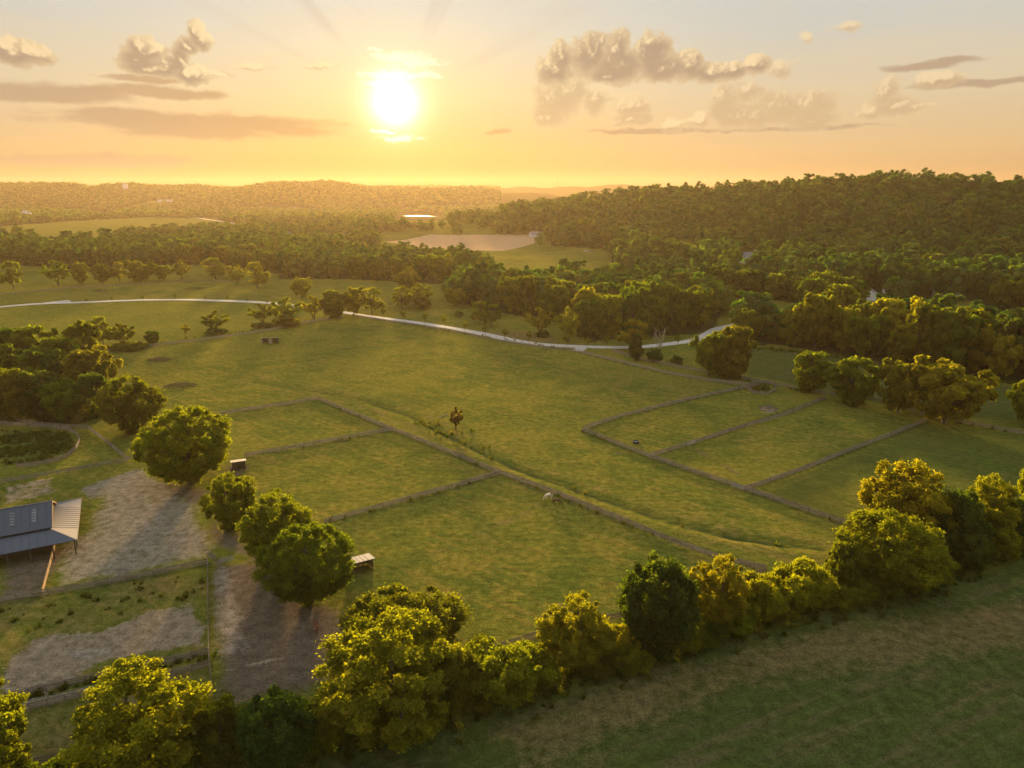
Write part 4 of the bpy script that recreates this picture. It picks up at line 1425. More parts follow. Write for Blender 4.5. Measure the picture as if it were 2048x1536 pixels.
def fence(px_pts, label, near=True, step=2.6, group='board fences', rails=RAIL_Z, mat=None, hs=1.0):
    pts = resample([tuple(gp(*p))[:2] for p in px_pts], step)
    p3 = [Vector((p.x, p.y, gz(p.x, p.y))) for p in pts]
    root = link('board_fence', None, label=label, cat='fence', group=group)
    root.location = p3[0]
    loc0 = p3[0]
    if near:
        for p in p3:
            o = link('post', POST, parent=root)
            o.location = p - loc0
            o.scale = (1, 1, hs * random.uniform(0.96, 1.04))
            o.rotation_euler = (random.gauss(0, 0.02), random.gauss(0, 0.02), random.uniform(0, 0.3))
        for a, b_ in zip(p3[:-1], p3[1:]):
            d = b_ - a
            rot = d.to_track_quat('X', 'Z').to_euler()
            for z in rails:
                o = link('rail', RAIL, parent=root)
                o.location = (a + b_) / 2 - loc0 + Vector((0, 0, z * hs + random.gauss(0, 0.012)))
                o.rotation_euler = (rot.x, rot.y + random.gauss(0, 0.006), rot.z)
                o.scale = (d.length * 1.01, 1, 1)
    else:
        for nm in ('post', 'rail'):
            bmx = bmesh.new()
            if nm == 'post':
                for p in p3:
                    m = Matrix.Translation(p - loc0 + Vector((0, 0, 0.6))) @ Matrix.Diagonal((0.18, 0.18, 1.7, 1))
                    bmesh.ops.create_cube(bmx, size=1.0, matrix=m)
            else:
                for a, b_ in zip(p3[:-1], p3[1:]):
                    d = b_ - a
                    q = d.to_track_quat('X', 'Z').to_matrix().to_4x4()
                    for z in rails:
                        m = Matrix.Translation((a + b_) / 2 - loc0 + Vector((0, 0, z))) @ q @ Matrix.Diagonal((d.length, 0.05, 0.18, 1))
                        bmesh.ops.create_cube(bmx, size=1.0, matrix=m)
            me = bpy.data.meshes.new(nm)
            bmx.to_mesh(me)
            bmx.free()
            link(nm, me, M['fence_wood'], root, kind='stuff')
    return root


fence([(637, 800), (785, 861), (1000, 949), (1100, 985), (1240, 1042), (1340, 1085)], 'long weathered fence running down past the white horse, upper stretch')
fence([(1340, 1085), (1430, 1118), (1530, 1142)], 'lower end of the long weathered fence vanishing behind golden bushes')
fence([(440, 830), (540, 815), (637, 800)], 'short fence closing the upper left paddock at its far side')
fence([(490, 915), (640, 888), (785, 861)], 'fence between the two upper left paddocks beside the oak shelter')
fence([(650, 1048), (820, 1000), (1000, 949)], 'fence between the middle paddock and the white horse paddock')
fence([(1165, 862), (1298, 915), (1470, 975), (1700, 1053)], 'fence along the front of the three right-hand paddocks')
fence([(1165, 862), (1185, 853), (1240, 835), (1380, 800), (1500, 775), (1530, 768)], 'fence along the far left side of the right-hand paddocks')
fence([(1298, 915), (1380, 890), (1560, 835), (1650, 798)], 'dividing fence nearer the open meadow in the right-hand paddocks')
fence([(1490, 981), (1620, 936), (1760, 880), (1855, 842)], 'dividing fence nearer the yellow trees in the right-hand paddocks')
fence([(-60, 1216), (0, 1205), (250, 1163), (415, 1129)], 'fence along the lower side of the gravel yard')
fence([(416, 1132), (418, 1310)], 'straight fence running down from the yard gate, upper stretch')
fence([(418, 1312), (426, 1400)], 'lowest stretch of the straight fence below the yard gate')
fence([(-60, 1418), (20, 1400), (130, 1375), (250, 1348), (416, 1310)], 'upper fence of the narrow lane at the bottom left')
fence([(-60, 1450), (60, 1422), (200, 1388), (420, 1335)], 'lower fence of the narrow lane at the bottom left')
fence([(60, 1536), (150, 1515), (240, 1498)], 'short fence piece behind the golden tree at the bottom left')
fence([(870, 1340), (1070, 1278), (1240, 1237), (1400, 1190), (1525, 1150)], 'dark fence glimpsed through the foreground hedgerow')
fence([(0, 838), (60, 848), (110, 855), (172, 858)], 'fence along the foot of the left wood above the round pen', rails=(0.4, 0.8, 1.2))
fence([(175, 857), (215, 888), (256, 922)], 'slanting fence between the round pen and the dark rounded tree')
fence([(256, 924), (140, 945), (0, 968)], 'fence from the slanting fence back towards the left edge', rails=(0.4, 0.8, 1.2))
fence([(35, 936), (75, 932), (105, 926), (135, 915), (153, 900), (160, 884), (154, 870), (135, 861), (100, 856), (40, 852), (-20, 850)], 'curved rail fence of the weedy round pen', step=2.2)
fence([(258, 922), (300, 915)], 'short fence stub beside the pale track under the big oak')
# far ones: too small to tell post from post
fence([(215, 704), (400, 682), (560, 657), (690, 634)], 'far fence row below the vase-shaped trees', near=False)
fence([(706, 632), (760, 641), (900, 662), (1000, 684), (1090, 697), (1152, 703)], 'far fence along the meadow side of the white drive', near=False)
fence([(1155, 704), (1250, 727), (1330, 747), (1420, 763), (1500, 772)], 'far fence from the drive spur to the right-hand paddocks', near=False)
fence([(1225, 703), (1290, 722), (1370, 738), (1480, 757), (1640, 787), (1760, 803), (1855, 835), (1930, 848), (2060, 872)], 'far fence under the four dense paddock trees', near=False)
fence([(0, 590), (150, 576), (300, 568), (400, 562), (480, 562)], 'far fence under the meadow hedge row', near=False)
fence([(1500, 770), (1520, 765), (1545, 768), (1552, 780), (1535, 790), (1508, 788), (1496, 780), (1500, 770)], 'ring of rails round a weedy patch in the far paddock corner', near=False)


def gate(px0, px1, label):
    a, b_ = gp(*px0), gp(*px1)
    root = link('field_gate', None, label=label, cat='gate', group='field gates')
    root.location = a
    d = b_ - a
    for k in range(6):
        z = 0.25 + k * 0.2
        bar('bar', Vector((0, 0, z)), d + Vector((0, 0, z)), 0.05, 0.06, M['galvanised'], root)
    for u in (0.0, 0.33, 0.66, 1.0):
        q = d * u
        bar('stile', q + Vector((0, 0, 0.2)), q + Vector((0, 0, 1.32)), 0.06, 0.06, M['galvanised'], root)
    return root


gate((440, 1128), (467, 1122), 'pale metal gate beside the straight fence at the yard corner')
gate((1374, 893), (1390, 888), 'pale gate in the fence between the first two right-hand paddocks')
gate((1462, 973), (1488, 982), 'pale gate at the front corner where two right-hand paddock fences meet')
gate((1540, 964), (1556, 958), 'pale gate in the fence nearer the yellow trees')

# ------------------------------------------------------------------ barn
root = link('barn', None, label='long dark-roofed barn with a tan lean-to end at the left edge', cat='barn')
BA, BD = Vector((-93.6, 138.2, 0)), Vector((-0.88, -0.475, 0)).normalized()
BN = Vector((-BD.y, BD.x, 0))
if BN.y < 0:
    BN = -BN
root.location = BA


def bl(u, v_, z):
    return BD * u + BN * v_ + Vector((0, 0, z))


ZE, ZB, ZR, LEN = 3.2, 4.5, 8.3, 42.0
slab('roof', [bl(0.0, -0.3, ZE), bl(LEN, -0.3, ZE), bl(LEN, 5.0, ZB), bl(4.6, 5.0, ZB)], 0.14, M['blue_roof'], root, label='shallow dark lower roof along the front')
slab('roof', [bl(4.3, 4.9, ZB + 0.45), bl(LEN, 4.9, ZB + 0.45), bl(LEN, 12, ZR), bl(4.3, 12, ZR)], 0.16, M['blue_roof'], root, label='steep dark main roof slope')
slab('roof', [bl(4.3, 19.1, ZB + 0.45), bl(LEN, 19.1, ZB + 0.45), bl(LEN, 12.02, ZR), bl(4.3, 12.02, ZR)], 0.16, M['blue_roof'], root)
slab('roof', [bl(0.0, 24.3, ZE), bl(LEN, 24.3, ZE), bl(LEN, 19, ZB), bl(4.6, 19, ZB)], 0.14, M['blue_roof'], root)
slab('roof', [bl(-0.3, -0.28, ZE + 0.01), bl(-0.3, 24.28, ZE + 0.01), bl(4.6, 19.0, ZB + 0.01), bl(4.6, 5.0, ZB + 0.01)], 0.14, M['tan_roof'], root, label='tan end roof lit from behind')
# standing seams on the dark roofs
for k in range(0, 24):
    u = 5.4 + k * 1.5
    bar('roof_seam', bl(u, 5.0, ZB + 0.53), bl(u, 11.9, ZR + 0.02), 0.05, 0.05, M['blue_roof'], root)
    bar('roof_seam', bl(u, -0.2, ZE + 0.05), bl(u, 4.85, ZB + 0.02), 0.05, 0.05, M['blue_roof'], root)
for k in range(1, 12):
    v_ = 5.0 + k * 1.16
    bar('roof_seam', bl(-0.25, v_ - 0.02, ZE + 0.06), bl(4.5, v_, ZB + 0.05), 0.05, 0.05, M['tan_roof'], root)
bar('ridge_cap', bl(4.2, 12.0, ZR + 0.04), bl(LEN, 12.0, ZR + 0.04), 0.35, 0.1, M['blue_roof'], root)
bar('hip_cap', bl(-0.2, -0.2, ZE + 0.05), bl(4.6, 5.0, ZB + 0.08), 0.22, 0.08, M['pale_roof'], root)
bar('hip_cap', bl(-0.2, 24.2, ZE + 0.05), bl(4.6, 19.0, ZB + 0.08), 0.22, 0.08, M['pale_roof'], root)
bar('fascia', bl(4.2, 4.9, ZB + 0.36), bl(4.2, 12.0, ZR - 0.1), 0.08, 0.3, M['fresh_wood'], root)
bar('fascia', bl(4.2, 19.1, ZB + 0.36), bl(4.2, 12.0, ZR - 0.1), 0.08, 0.3, M['fresh_wood'], root)
bar('fascia', bl(-0.36, -0.3, ZE - 0.1), bl(-0.36, 24.3, ZE - 0.1), 0.06, 0.22, M['pale_wood'], root)
me = bpy.data.meshes.new('gable_wall')
me.from_pydata([tuple(bl(4.5, 5.1, ZB - 0.1)), tuple(bl(4.5, 18.9, ZB - 0.1)), tuple(bl(4.5, 18.9, ZB + 0.4)), tuple(bl(4.5, 12.0, ZR - 0.22)), tuple(bl(4.5, 5.1, ZB + 0.4)),
                tuple(bl(4.62, 5.1, ZB - 0.1)), tuple(bl(4.62, 18.9, ZB - 0.1)), tuple(bl(4.62, 18.9, ZB + 0.4)), tuple(bl(4.62, 12.0, ZR - 0.22)), tuple(bl(4.62, 5.1, ZB + 0.4))],
               [], [(0, 1, 2, 3, 4), (9, 8, 7, 6, 5), (0, 5, 6, 1), (1, 6, 7, 2), (2, 7, 8, 3), (3, 8, 9, 4), (4, 9, 5, 0)])
link('gable_wall', me, M['dark_wood'], root)
bar('wall', bl(4.6, 5.15, 2.2), bl(LEN, 5.15, 2.2), 0.1, 4.6, M['dark_wood'], root)
bar('wall', bl(4.6, 18.85, 2.2), bl(LEN, 18.85, 2.2), 0.1, 4.6, M['dark_wood'], root)
bar('wall', bl(4.75, 5.25, 2.2), bl(4.75, 18.75, 2.2), 0.1, 4.6, M['dark_wood'], root)
for k in range(11):
    link('post', box_mesh('post', 0.2, 0.2, ZE - 0.1 + 0.4), M['dark_wood'], root).location = bl(0.25 + k * 4.0, 0.1, -0.4)
for k in range(1, 7):
    link('post', box_mesh('post', 0.2, 0.2, ZE - 0.1 + 0.4), M['dark_wood'], root).location = bl(0.25, 0.1 + k * 3.96, -0.4)
for u in (7.6, 11.6, 15.6, 19.6, 23.6):
    for k in range(5):
        z0 = 0.30 + k * 0.105
        p = bl(u, 4.9 + 7.1 * z0, ZB + 0.45 + (ZR - ZB - 0.45) * z0 + 0.09)
        q = bl(u, 4.9 + 7.1 * (z0 + 0.075), ZB + 0.45 + (ZR - ZB - 0.45) * (z0 + 0.075) + 0.09)
        bar('skylight', p, q, 0.85, 0.06, M['skylight'], root)
for cx_, cy_, z0 in ((6.0, 23.0, 0),):
    pass

# new tan board fence from the barn corner
root = link('plank_fence', None, label='short fresh tan plank fence running from the barn eave to the yard fence', cat='fence')
a, b_ = gp(110, 1096), gp(85, 1188)
root.location = a
d = b_ - a
n = 6
for k in range(n + 1):
    o = link('post', POST, M['fresh_wood'], root)
    o.data = POST
    o.location = d * (k / n)
for k in range(n):
    for z in (0.3, 0.6, 0.9, 1.2):
        bar('plank', d * (k / n) + Vector((0.1, 0, z)), d * ((k + 1) / n) + Vector((0.1, 0, z)), 0.05, 0.24, M['fresh_wood'], root)

# ------------------------------------------------------------------ horse shelters


def shelter(px, py, w, dep, h, rz, label, open_front=True, roof='pale_roof', wall='dark_wood', panel=False):
    root = link('horse_shelter', None, label=label, cat='shelter')
    root.location = gp(px, py)
    root.rotation_euler = (0, 0, rz)
    hb = h * 0.74
    slab('roof', [(-w / 2 - 0.35, -dep / 2 - 0.5, h + 0.1), (w / 2 + 0.35, -dep / 2 - 0.5, h + 0.1), (w / 2 + 0.35, dep / 2 + 0.35, hb + 0.08), (-w / 2 - 0.35, dep / 2 + 0.35, hb + 0.08)], 0.09, M[roof], root)
    for k in range(int(w / 0.9)):
        x = -w / 2 + 0.45 + k * 0.9
        bar('roof_seam', (x, -dep / 2 - 0.45, h + 0.13), (x, dep / 2 + 0.3, hb + 0.11), 0.04, 0.05, M[roof], root)
    for sx in (-1, 0, 1):
        for sy, hh in ((-1, h), (1, hb)):
            link('post', box_mesh('post', 0.18, 0.18, hh + 0.3), M[wall], root).location = (sx * (w / 2 - 0.09), sy * (dep / 2 - 0.09), -0.3)
    nb = 9
    for k in range(nb):
        z = 0.05 + k * (hb - 0.15) / nb
        zh = (hb - 0.15) / nb - 0.02
        o = link('plank', box_mesh('plank', w - 0.05, 0.04, zh), M[wall], root)
        o.location = (0, dep / 2 + 0.03, z)
        for sx in (-1, 1):
            o = link('plank', box_mesh('plank', 0.04, dep - 0.05, zh), M[wall], root)
            o.location = (sx * (w / 2 + 0.03), 0, z)
    if panel:
        o = link('front_panel', box_mesh('front_panel', w * 0.24, 0.06, h * 0.86), M['pale_wood'], root)
        o.location = (w * 0.08, -dep / 2 - 0.05, 0)
        o = link('front_panel', box_mesh('front_panel', w * 0.1, 0.06, h * 0.9), M['pale_wood'], root)
        o.location = (-w * 0.44, -dep / 2 - 0.05, 0)
        bar('header', (-w / 2, -dep / 2 - 0.09, h - 0.1), (w / 2, -dep / 2 - 0.09, h - 0.1), 0.06, 0.3, M['pale_wood'], root)
    return root


shelter(478, 936, 3.4, 2.8, 2.5, math.radians(24), 'small pale-roofed shelter half hidden by the big yard oak')
shelter(722, 1138, 4.2, 3.2, 2.7, math.radians(30), 'small pale-roofed shelter half hidden by the broad tree at the white horse paddock')
shelter(540, 686, 8.0, 4.0, 3.2, math.radians(8), 'open-fronted run-in shed alone in the upper meadow', panel=True, wall='dark_wood', roof='pale_wood')

# ------------------------------------------------------------------ houses


def house(name, p, w, dep, h, rh, rz, wallm, roofm, label, cat='house', chimney=False, porch=False, windows=3, kit=True):
    root = link(name, None, label=label, cat=cat)
    root.location = p
    root.rotation_euler = (0, 0, rz)
    link('wall', box_mesh('wall', w, dep, h + 1.0), M[wallm], root).location = (0, 0, -1.0)
    ov = 0.5
    slab('roof', [(-w / 2 - ov, -dep / 2 - ov, h - 0.1), (w / 2 + ov, -dep / 2 - ov, h - 0.1), (w / 2 + ov, 0, h + rh), (-w / 2 - ov, 0, h + rh)], 0.18, M[roofm], root)
    slab('roof', [(-w / 2 - ov, dep / 2 + ov, h - 0.1), (w / 2 + ov, dep / 2 + ov, h - 0.1), (w / 2 + ov, 0.02, h + rh), (-w / 2 - ov, 0.02, h + rh)], 0.18, M[roofm], root)
    for sx in (-1, 1):
        me = bpy.data.meshes.new('gable')
        x0, x1 = sx * (w / 2 - 0.12), sx * (w / 2 - 0.02)
        me.from_pydata([(x0, -dep / 2, h), (x0, dep / 2, h), (x0, 0, h + rh - 0.2), (x1, -dep / 2, h), (x1, dep / 2, h), (x1, 0, h + rh - 0.2)], [],
                       [(0, 1, 2), (5, 4, 3), (0, 3, 4, 1), (1, 4, 5, 2), (2, 5, 3, 0)])
        link('gable', me, M[wallm], root)
        wn_ = link('window', box_mesh('window', 0.12, 1.0, 1.3), M['white_paint'], root)
        wn_.location = (sx * (w / 2 + 0.02), 0, h * 0.35)
        link('pane', box_mesh('pane', 0.04, 0.8, 1.1), M['glass'], wn_).location = (sx * 0.06, 0, 0.1)
    for k in range(windows):
        x = -w / 2 + (k + 1) * w / (windows + 1)
        wn_ = link('window', box_mesh('window', 1.2, 0.12, 1.5), M['white_paint'], root)
        wn_.location = (x, -dep / 2 - 0.02, h * 0.35)
        link('pane', box_mesh('pane', 1.0, 0.04, 1.3), M['glass'], wn_).location = (0, -0.06, 0.1)
    if chimney:
        link('chimney', box_mesh('chimney', 1.0, 1.0, h + rh + 2.2), M['white_paint'], root).location = (w * 0.33, -dep * 0.2, 0)
    if porch:
        slab('porch_roof', [(-w * 0.42, -dep / 2 - 3.0, h - 0.9), (w * 0.3, -dep / 2 - 3.0, h - 0.9), (w * 0.3, -dep / 2 - 0.52, h - 0.2), (-w * 0.42, -dep / 2 - 0.52, h - 0.2)], 0.15, M[roofm], root)
        for k in range(6):
            link('porch_post', box_mesh('porch_post', 0.3, 0.3, h - 0.4), M['white_paint'], root).location = (-w * 0.4 + k * w * 0.136, -dep / 2 - 2.7, -0.6)
        link('porch_floor', box_mesh('porch_floor', w * 0.74, 3.0, 0.5), M['grey_shingle'], root).location = (-w * 0.06, -dep / 2 - 1.55, -1.0)
    return root


def raised(px, py, dz=0.0):
    p = gp(px, py)
    return p + Vector((0, 0, dz))


house('farm_house', raised(1494, 533, 4.0), 19, 12, 5.5, 5.6, math.radians(14), 'white_paint', 'grey_shingle', 'grey-roofed house with white chimney and porch among hillside trees', chimney=True, porch=True)
house('farm_house', raised(1738, 600, 0.5), 7, 9, 4.5, 3.2, math.radians(62), 'white_paint', 'grey_shingle', 'white gabled house peeping out between trees at the foot of the hill')
house('farm_house', raised(1788, 590, 2.0), 14, 9, 4.0, 3.2, math.radians(10), 'white_paint', 'grey_shingle', 'grey roof right of the white gabled house among the trees')
house('farm_house', raised(1885, 592, 1.5), 20, 9, 4.0, 2.2, math.radians(5), 'white_paint', 'pale_roof', 'long pale metal roof behind trees near the small clearing')
house('farm_house', raised(1070, 474, 0.5), 16, 9, 4.0, 3.5, math.radians(20), 'white_paint', 'grey_shingle', 'small grey house at the right corner of the bare field')
house('farm_house', raised(574, 478, 2.0), 16, 10, 5.0, 5.0, math.radians(66), 'white_paint', 'grey_shingle', 'white gabled house by the small bare patch in the hazy woods')
house('farm_house', raised(702, 480, 3.0), 22, 12, 5.0, 5.0, math.radians(8), 'white_paint', 'red_shingle', 'pinkish-roofed house in the orange haze under the sun')
house('white_barn', raised(497, 446, 1.0), 32, 16, 7.0, 5.0, math.radians(6), 'white_paint', 'pale_roof', 'white barn at the right end of the far green field', 'barn')
house('white_barn', raised(586, 426, 6.0), 30, 18, 9.0, 6.0, math.radians(-20), 'white_paint', 'pale_roof', 'white barn higher up in the hazy valley', 'barn')
house('long_shed', raised(614, 424, 5.0), 70, 16, 6.0, 4.0, math.radians(4), 'pale_wood', 'tan_roof', 'long low shed right of the hazy white barn', 'shed')
house('long_shed', raised(437, 426, 5.0), 40, 14, 6.0, 3.0, math.radians(3), 'pale_wood', 'pale_roof', 'pale shed behind the far road left of the white barns', 'shed')
house('white_barn', raised(113, 441, 1.0), 24, 14, 7.0, 4.0, math.radians(-15), 'white_paint', 'pale_roof', 'small white barn right of the white silos at the far left', 'barn')
house('white_barn', raised(332, 406, 3.0), 60, 18, 8.0, 4.0, math.radians(2), 'white_paint', 'pale_roof', 'long white barn on the slope of the far hill', 'barn')


def silo(px, py, rad, hgt, label):
    p = gp(px, py)
    root = link('grain_silo', None, label=label, cat='silo', group='white grain silos')
    root.location = p
    bmx = bmesh.new()
    bmesh.ops.create_cone(bmx, cap_ends=True, segments=20, radius1=rad, radius2=rad, depth=hgt, matrix=Matrix.Translation((0, 0, hgt / 2)))
    me = bpy.data.meshes.new('shell')
    bmx.to_mesh(me)
    bmx.free()
    link('shell', me, M['white_paint'], root)
    bmx = bmesh.new()
    bmesh.ops.create_cone(bmx, cap_ends=True, segments=20, radius1=rad * 1.03, radius2=0.6, depth=rad * 0.7, matrix=Matrix.Translation((0, 0, hgt + rad * 0.35)))
    me = bpy.data.meshes.new('cap')
    bmx.to_mesh(me)
    bmx.free()
    link('cap', me, M['pale_roof'], root)


silo(52, 441, 6, 26, 'taller left one of the paired white silos beyond the far field')
silo(61, 441, 5, 21, 'shorter right one of the paired white silos beyond the far field')
silo(252, 384, 11, 34, 'white tower on the crest of the far left hill')

# radio mast on the horizon
root = link('radio_mast', None, label='thin radio mast standing on the far ridge', cat='mast')
mp = gp(1114, 381)
root.location = mp
for k in range(3):
    a = k * 2.094
    bar('mast_leg', (3 * math.cos(a), 3 * math.sin(a), -3), (1.2 * math.cos(a), 1.2 * math.sin(a), 62), 1.1, 1.1, M['dark_wood'], root)
for k in range(8):
    z = 4 + k * 7.5
    for j in range(3):
        a, c_ = j * 2.094, (j + 1) * 2.094
        rr0, rr1 = 3 - 1.8 * z / 62, 3 - 1.8 * (z + 7) / 62
        bar('brace', (rr0 * math.cos(a), rr0 * math.sin(a), z), (rr1 * math.cos(c_), rr1 * math.sin(c_), z + 7), 0.4, 0.4, M['dark_wood'], root)
bar('antenna', (0, 0, 60), (0, 0, 72), 0.8, 0.8, M['dark_wood'], root)

# ------------------------------------------------------------------ parked vehicles far off


def pickup(px, py, rz, col, label):
    root = link('parked_truck', None, label=label, cat='truck', group='vehicles parked on the far green field')
    root.location = gp(px, py) + Vector((0, 0, 0.1))
    root.rotation_euler = (0, 0, rz)
    prof = [(-2.9, 0.5), (2.7, 0.5), (2.85, 0.8), (2.8, 1.15), (1.3, 1.3), (0.6, 1.95), (-0.9, 1.98), (-1.15, 1.3), (-2.85, 1.25)]
    v = [(x, -0.95, z) for x, z in prof] + [(x, 0.95, z) for x, z in prof]
    n = len(prof)
    me = bpy.data.meshes.new('body')
    me.from_pydata(v, [], [tuple(range(n)), tuple(range(2 * n - 1, n - 1, -1))] + [(i, i + n, (i + 1) % n + n, (i + 1) % n) for i in range(n)])
    bmx = bmesh.new()
    bmx.from_mesh(me)
    bmesh.ops.recalc_face_normals(bmx, faces=bmx.faces)
    bmx.to_mesh(me)
    bmx.free()
    link('body', me, M[col], root)
    for sx in (-1.8, 1.75):
        for sy in (-0.9, 0.9):
            bmx = bmesh.new()
            bmesh.ops.create_cone(bmx, cap_ends=True, segments=14, radius1=0.42, radius2=0.42, depth=0.28, matrix=Matrix.Translation((sx, sy, 0.42)) @ Matrix.Rotation(math.pi / 2, 4, 'X'))
            me = bpy.data.meshes.new('wheel')
            bmx.to_mesh(me)
            bmx.free()
            link('wheel', me, M['black'], root)
    for sy in (-0.96, 0.96):
        o = link('window', box_mesh('window', 1.3, 0.03, 0.45), M['glass'], root)
        o.location = (-0.15, sy, 1.38)


pickup(1172, 504, 0.1, 'white_paint', 'left one of two white vehicles at the edge of the far green field')
pickup(1183, 504, -0.2, 'pale_roof', 'right one of two white vehicles at the edge of the far green field')

# ------------------------------------------------------------------ horses
HV = [((-0.62, 0, 1.26), 0.27), ((-0.15, 0, 1.20), 0.30), ((0.42, 0, 1.22), 0.29), ((0.72, 0, 1.18), 0.20), ((1.00, 0, 0.86), 0.135), ((1.20, 0, 0.52), 0.115), ((1.30, 0, 0.30), 0.09), ((1.36, 0, 0.10), 0.07),
      ((-0.62, 0.15, 1.02), 0.17), ((-0.48, 0.17, 0.78), 0.115), ((-0.76, 0.17, 0.50), 0.07), ((-0.70, 0.17, 0.14), 0.05), ((-0.66, 0.17, 0.04), 0.065),
      ((-0.62, -0.15, 1.02), 0.17), ((-0.40, -0.17, 0.78), 0.115), ((-0.64, -0.17, 0.50), 0.07), ((-0.58, -0.17, 0.14), 0.05), ((-0.54, -0.17, 0.04), 0.065),
      ((0.48, 0.15, 0.95), 0.13), ((0.52, 0.16, 0.52), 0.065), ((0.50, 0.16, 0.14), 0.045), ((0.54, 0.16, 0.04), 0.06),
      ((0.48, -0.15, 0.95), 0.13), ((0.62, -0.16, 0.52), 0.065), ((0.62, -0.16, 0.14), 0.045), ((0.66, -0.16, 0.04), 0.06),
      ((1.16, 0.07, 0.66), 0.03), ((1.16, -0.07, 0.66), 0.03)]
HE = [(0, 1), (1, 2), (2, 3), (3, 4), (4, 5), (5, 6), (6, 7), (0, 8), (8, 9), (9, 10), (10, 11), (11, 12), (0, 13), (13, 14), (14, 15), (15, 16), (16, 17),
      (2, 18), (18, 19), (19, 20), (20, 21), (2, 22), (22, 23), (23, 24), (24, 25), (5, 26), (5, 27)]


def horse(px, py, rz, coat, hair, label, scale=1.12):
    root = link('horse', None, label=label, cat='horse')
    root.location = gp(px, py)
    root.rotation_euler = (0, 0, rz)
    root.scale = (scale,) * 3
    me = bpy.data.meshes.new('body')
    me.from_pydata([p for p, _ in HV], HE, [])
    bo = link('body', me, M[coat], root)
    md = bo.modifiers.new('skin', 'SKIN')
    md.use_smooth_shade = True
    if not me.skin_vertices:
        bmx = bmesh.new()
        bmx.from_mesh(me)
        bmx.verts.layers.skin.verify()
        bmx.to_mesh(me)
        bmx.free()
    for i, (_, r_) in enumerate(HV):
        sv = me.skin_vertices[0].data[i]
        sv.radius = (r_, r_)
        sv.use_root = (i == 1)
    bo.modifiers.new('sub', 'SUBSURF').levels = 1
    v, f = [], []
    for k in range(7):
        u = k / 6
        q = Vector((0.66, 0, 1.40)).lerp(Vector((1.14, 0, 0.68)), u)
        tube(v, f, (q.x, 0, q.z), (q.x + 0.06, 0.08, q.z - 0.05), (q.x, 0.16, q.z - 0.2), 0.06, 0.02, 5, 3)
    mm = bpy.data.meshes.new('mane')
    mm.from_pydata(v, [], f)
    link('mane', mm, M[hair], root)
    v, f = [], []
    tube(v, f, (-0.86, 0, 1.36), (-1.05, 0, 1.2), (-0.98, 0, 0.45), 0.07, 0.09, 7, 6)
    mm = bpy.data.meshes.new('tail')
    mm.from_pydata(v, [], f)
    link('tail', mm, M[hair], root)
    return root, bo


horse(1097, 999, math.radians(200), 'horse_white', 'horse_white', 'white horse grazing by the long weathered fence')
horse(1113, 1009, math.radians(-18), 'horse_bay', 'horse_black', 'dark bay horse grazing below the white horse')
rt, bo = horse(633, 1262, math.radians(-66), 'horse_chestnut', 'horse_chestnut', 'chestnut horse grazing on bare ground under the broad tree')
for i in (0,):
    for p in ((-0.70, 0.17), (-0.58, -0.17)):
        o = link('sock', box_mesh('sock', 0.15, 0.15, 0.3, 0.03), M['white_paint'], rt)
        o.location = (p[0], p[1], 0.03)

# ------------------------------------------------------------------ small things in the meadow


def brush_pile(px, py, wpx, label, hgt=1.5):
    p = gp(px, py)
    w = wpx * (p - cam.location).length / F
    r = np.random.default_rng(int(px))
    v, f = [], []
    for i in range(260):
        a = r.uniform(0, 6.28)
        q = math.sqrt(r.random())
        x, y_ = q * w / 2 * math.cos(a), q * w * 0.3 * math.sin(a)
        z = (1 - q * q) * hgt * r.random()
        d = Vector(r.normal(size=3))
        d.z = abs(d.z) * 0.5
        d = d.normalized() * r.uniform(0.6, 1.6)
        tube(v, f, (x - d.x / 2, y_ - d.y / 2, z), (x, y_, z + 0.2), (x + d.x / 2, y_ + d.y / 2, z + d.z * 0.6), 0.07, 0.03, 4, 2)
    me = bpy.data.meshes.new('brush_pile')
    me.from_pydata(v, [], f)
    o = link('brush_pile', me, M['twig'], label=label, cat='brush pile', group='brush piles in the meadow')
    o.location = p
    return o


brush_pile(320, 720, 42, 'upper dark brush pile lying in the upper meadow near the far fence')
brush_pile(361, 772, 58, 'lower dark brush pile lying in the meadow right of the left wood')
brush_pile(392, 578, 42, 'low brush heap beyond the far arc of the drive')
brush_pile(200, 582, 30, 'small brush heap below the far meadow hedge row')

# round water trough in the first right-hand paddock
root = link('water_trough', None, label='round dark water trough beside a bare spot in the first right-hand paddock', cat='trough')
root.location = gp(1272, 886)
bmx = bmesh.new()
prof = [(0.0, 0.12), (0.88, 0.12), (0.95, 0.66), (1.05, 0.66), (1.02, 0.0), (0.0, 0.0)]
seg = 20
rings = [[bmx.verts.new((rr_ * math.cos(6.2832 * k / seg), rr_ * math.sin(6.2832 * k / seg), z)) for k in range(seg)] for rr_, z in prof[1:5]]
for a, b_ in zip(rings[:-1], rings[1:]):
    for k in range(seg):
        bmx.faces.new((a[k], a[(k + 1) % seg], b_[(k + 1) % seg], b_[k]))
bmx.faces.new(rings[0])
me = bpy.data.meshes.new('tub')
bmx.to_mesh(me)
bmx.free()
link('tub', me, M['black'], root)
bmx = bmesh.new()
bmesh.ops.create_circle(bmx, cap_ends=True, segments=20, radius=0.90)
me = bpy.data.meshes.new('water')
bmx.to_mesh(me)
bmx.free()
link('water', me, M['glass'], root).location = (0, 0, 0.52)

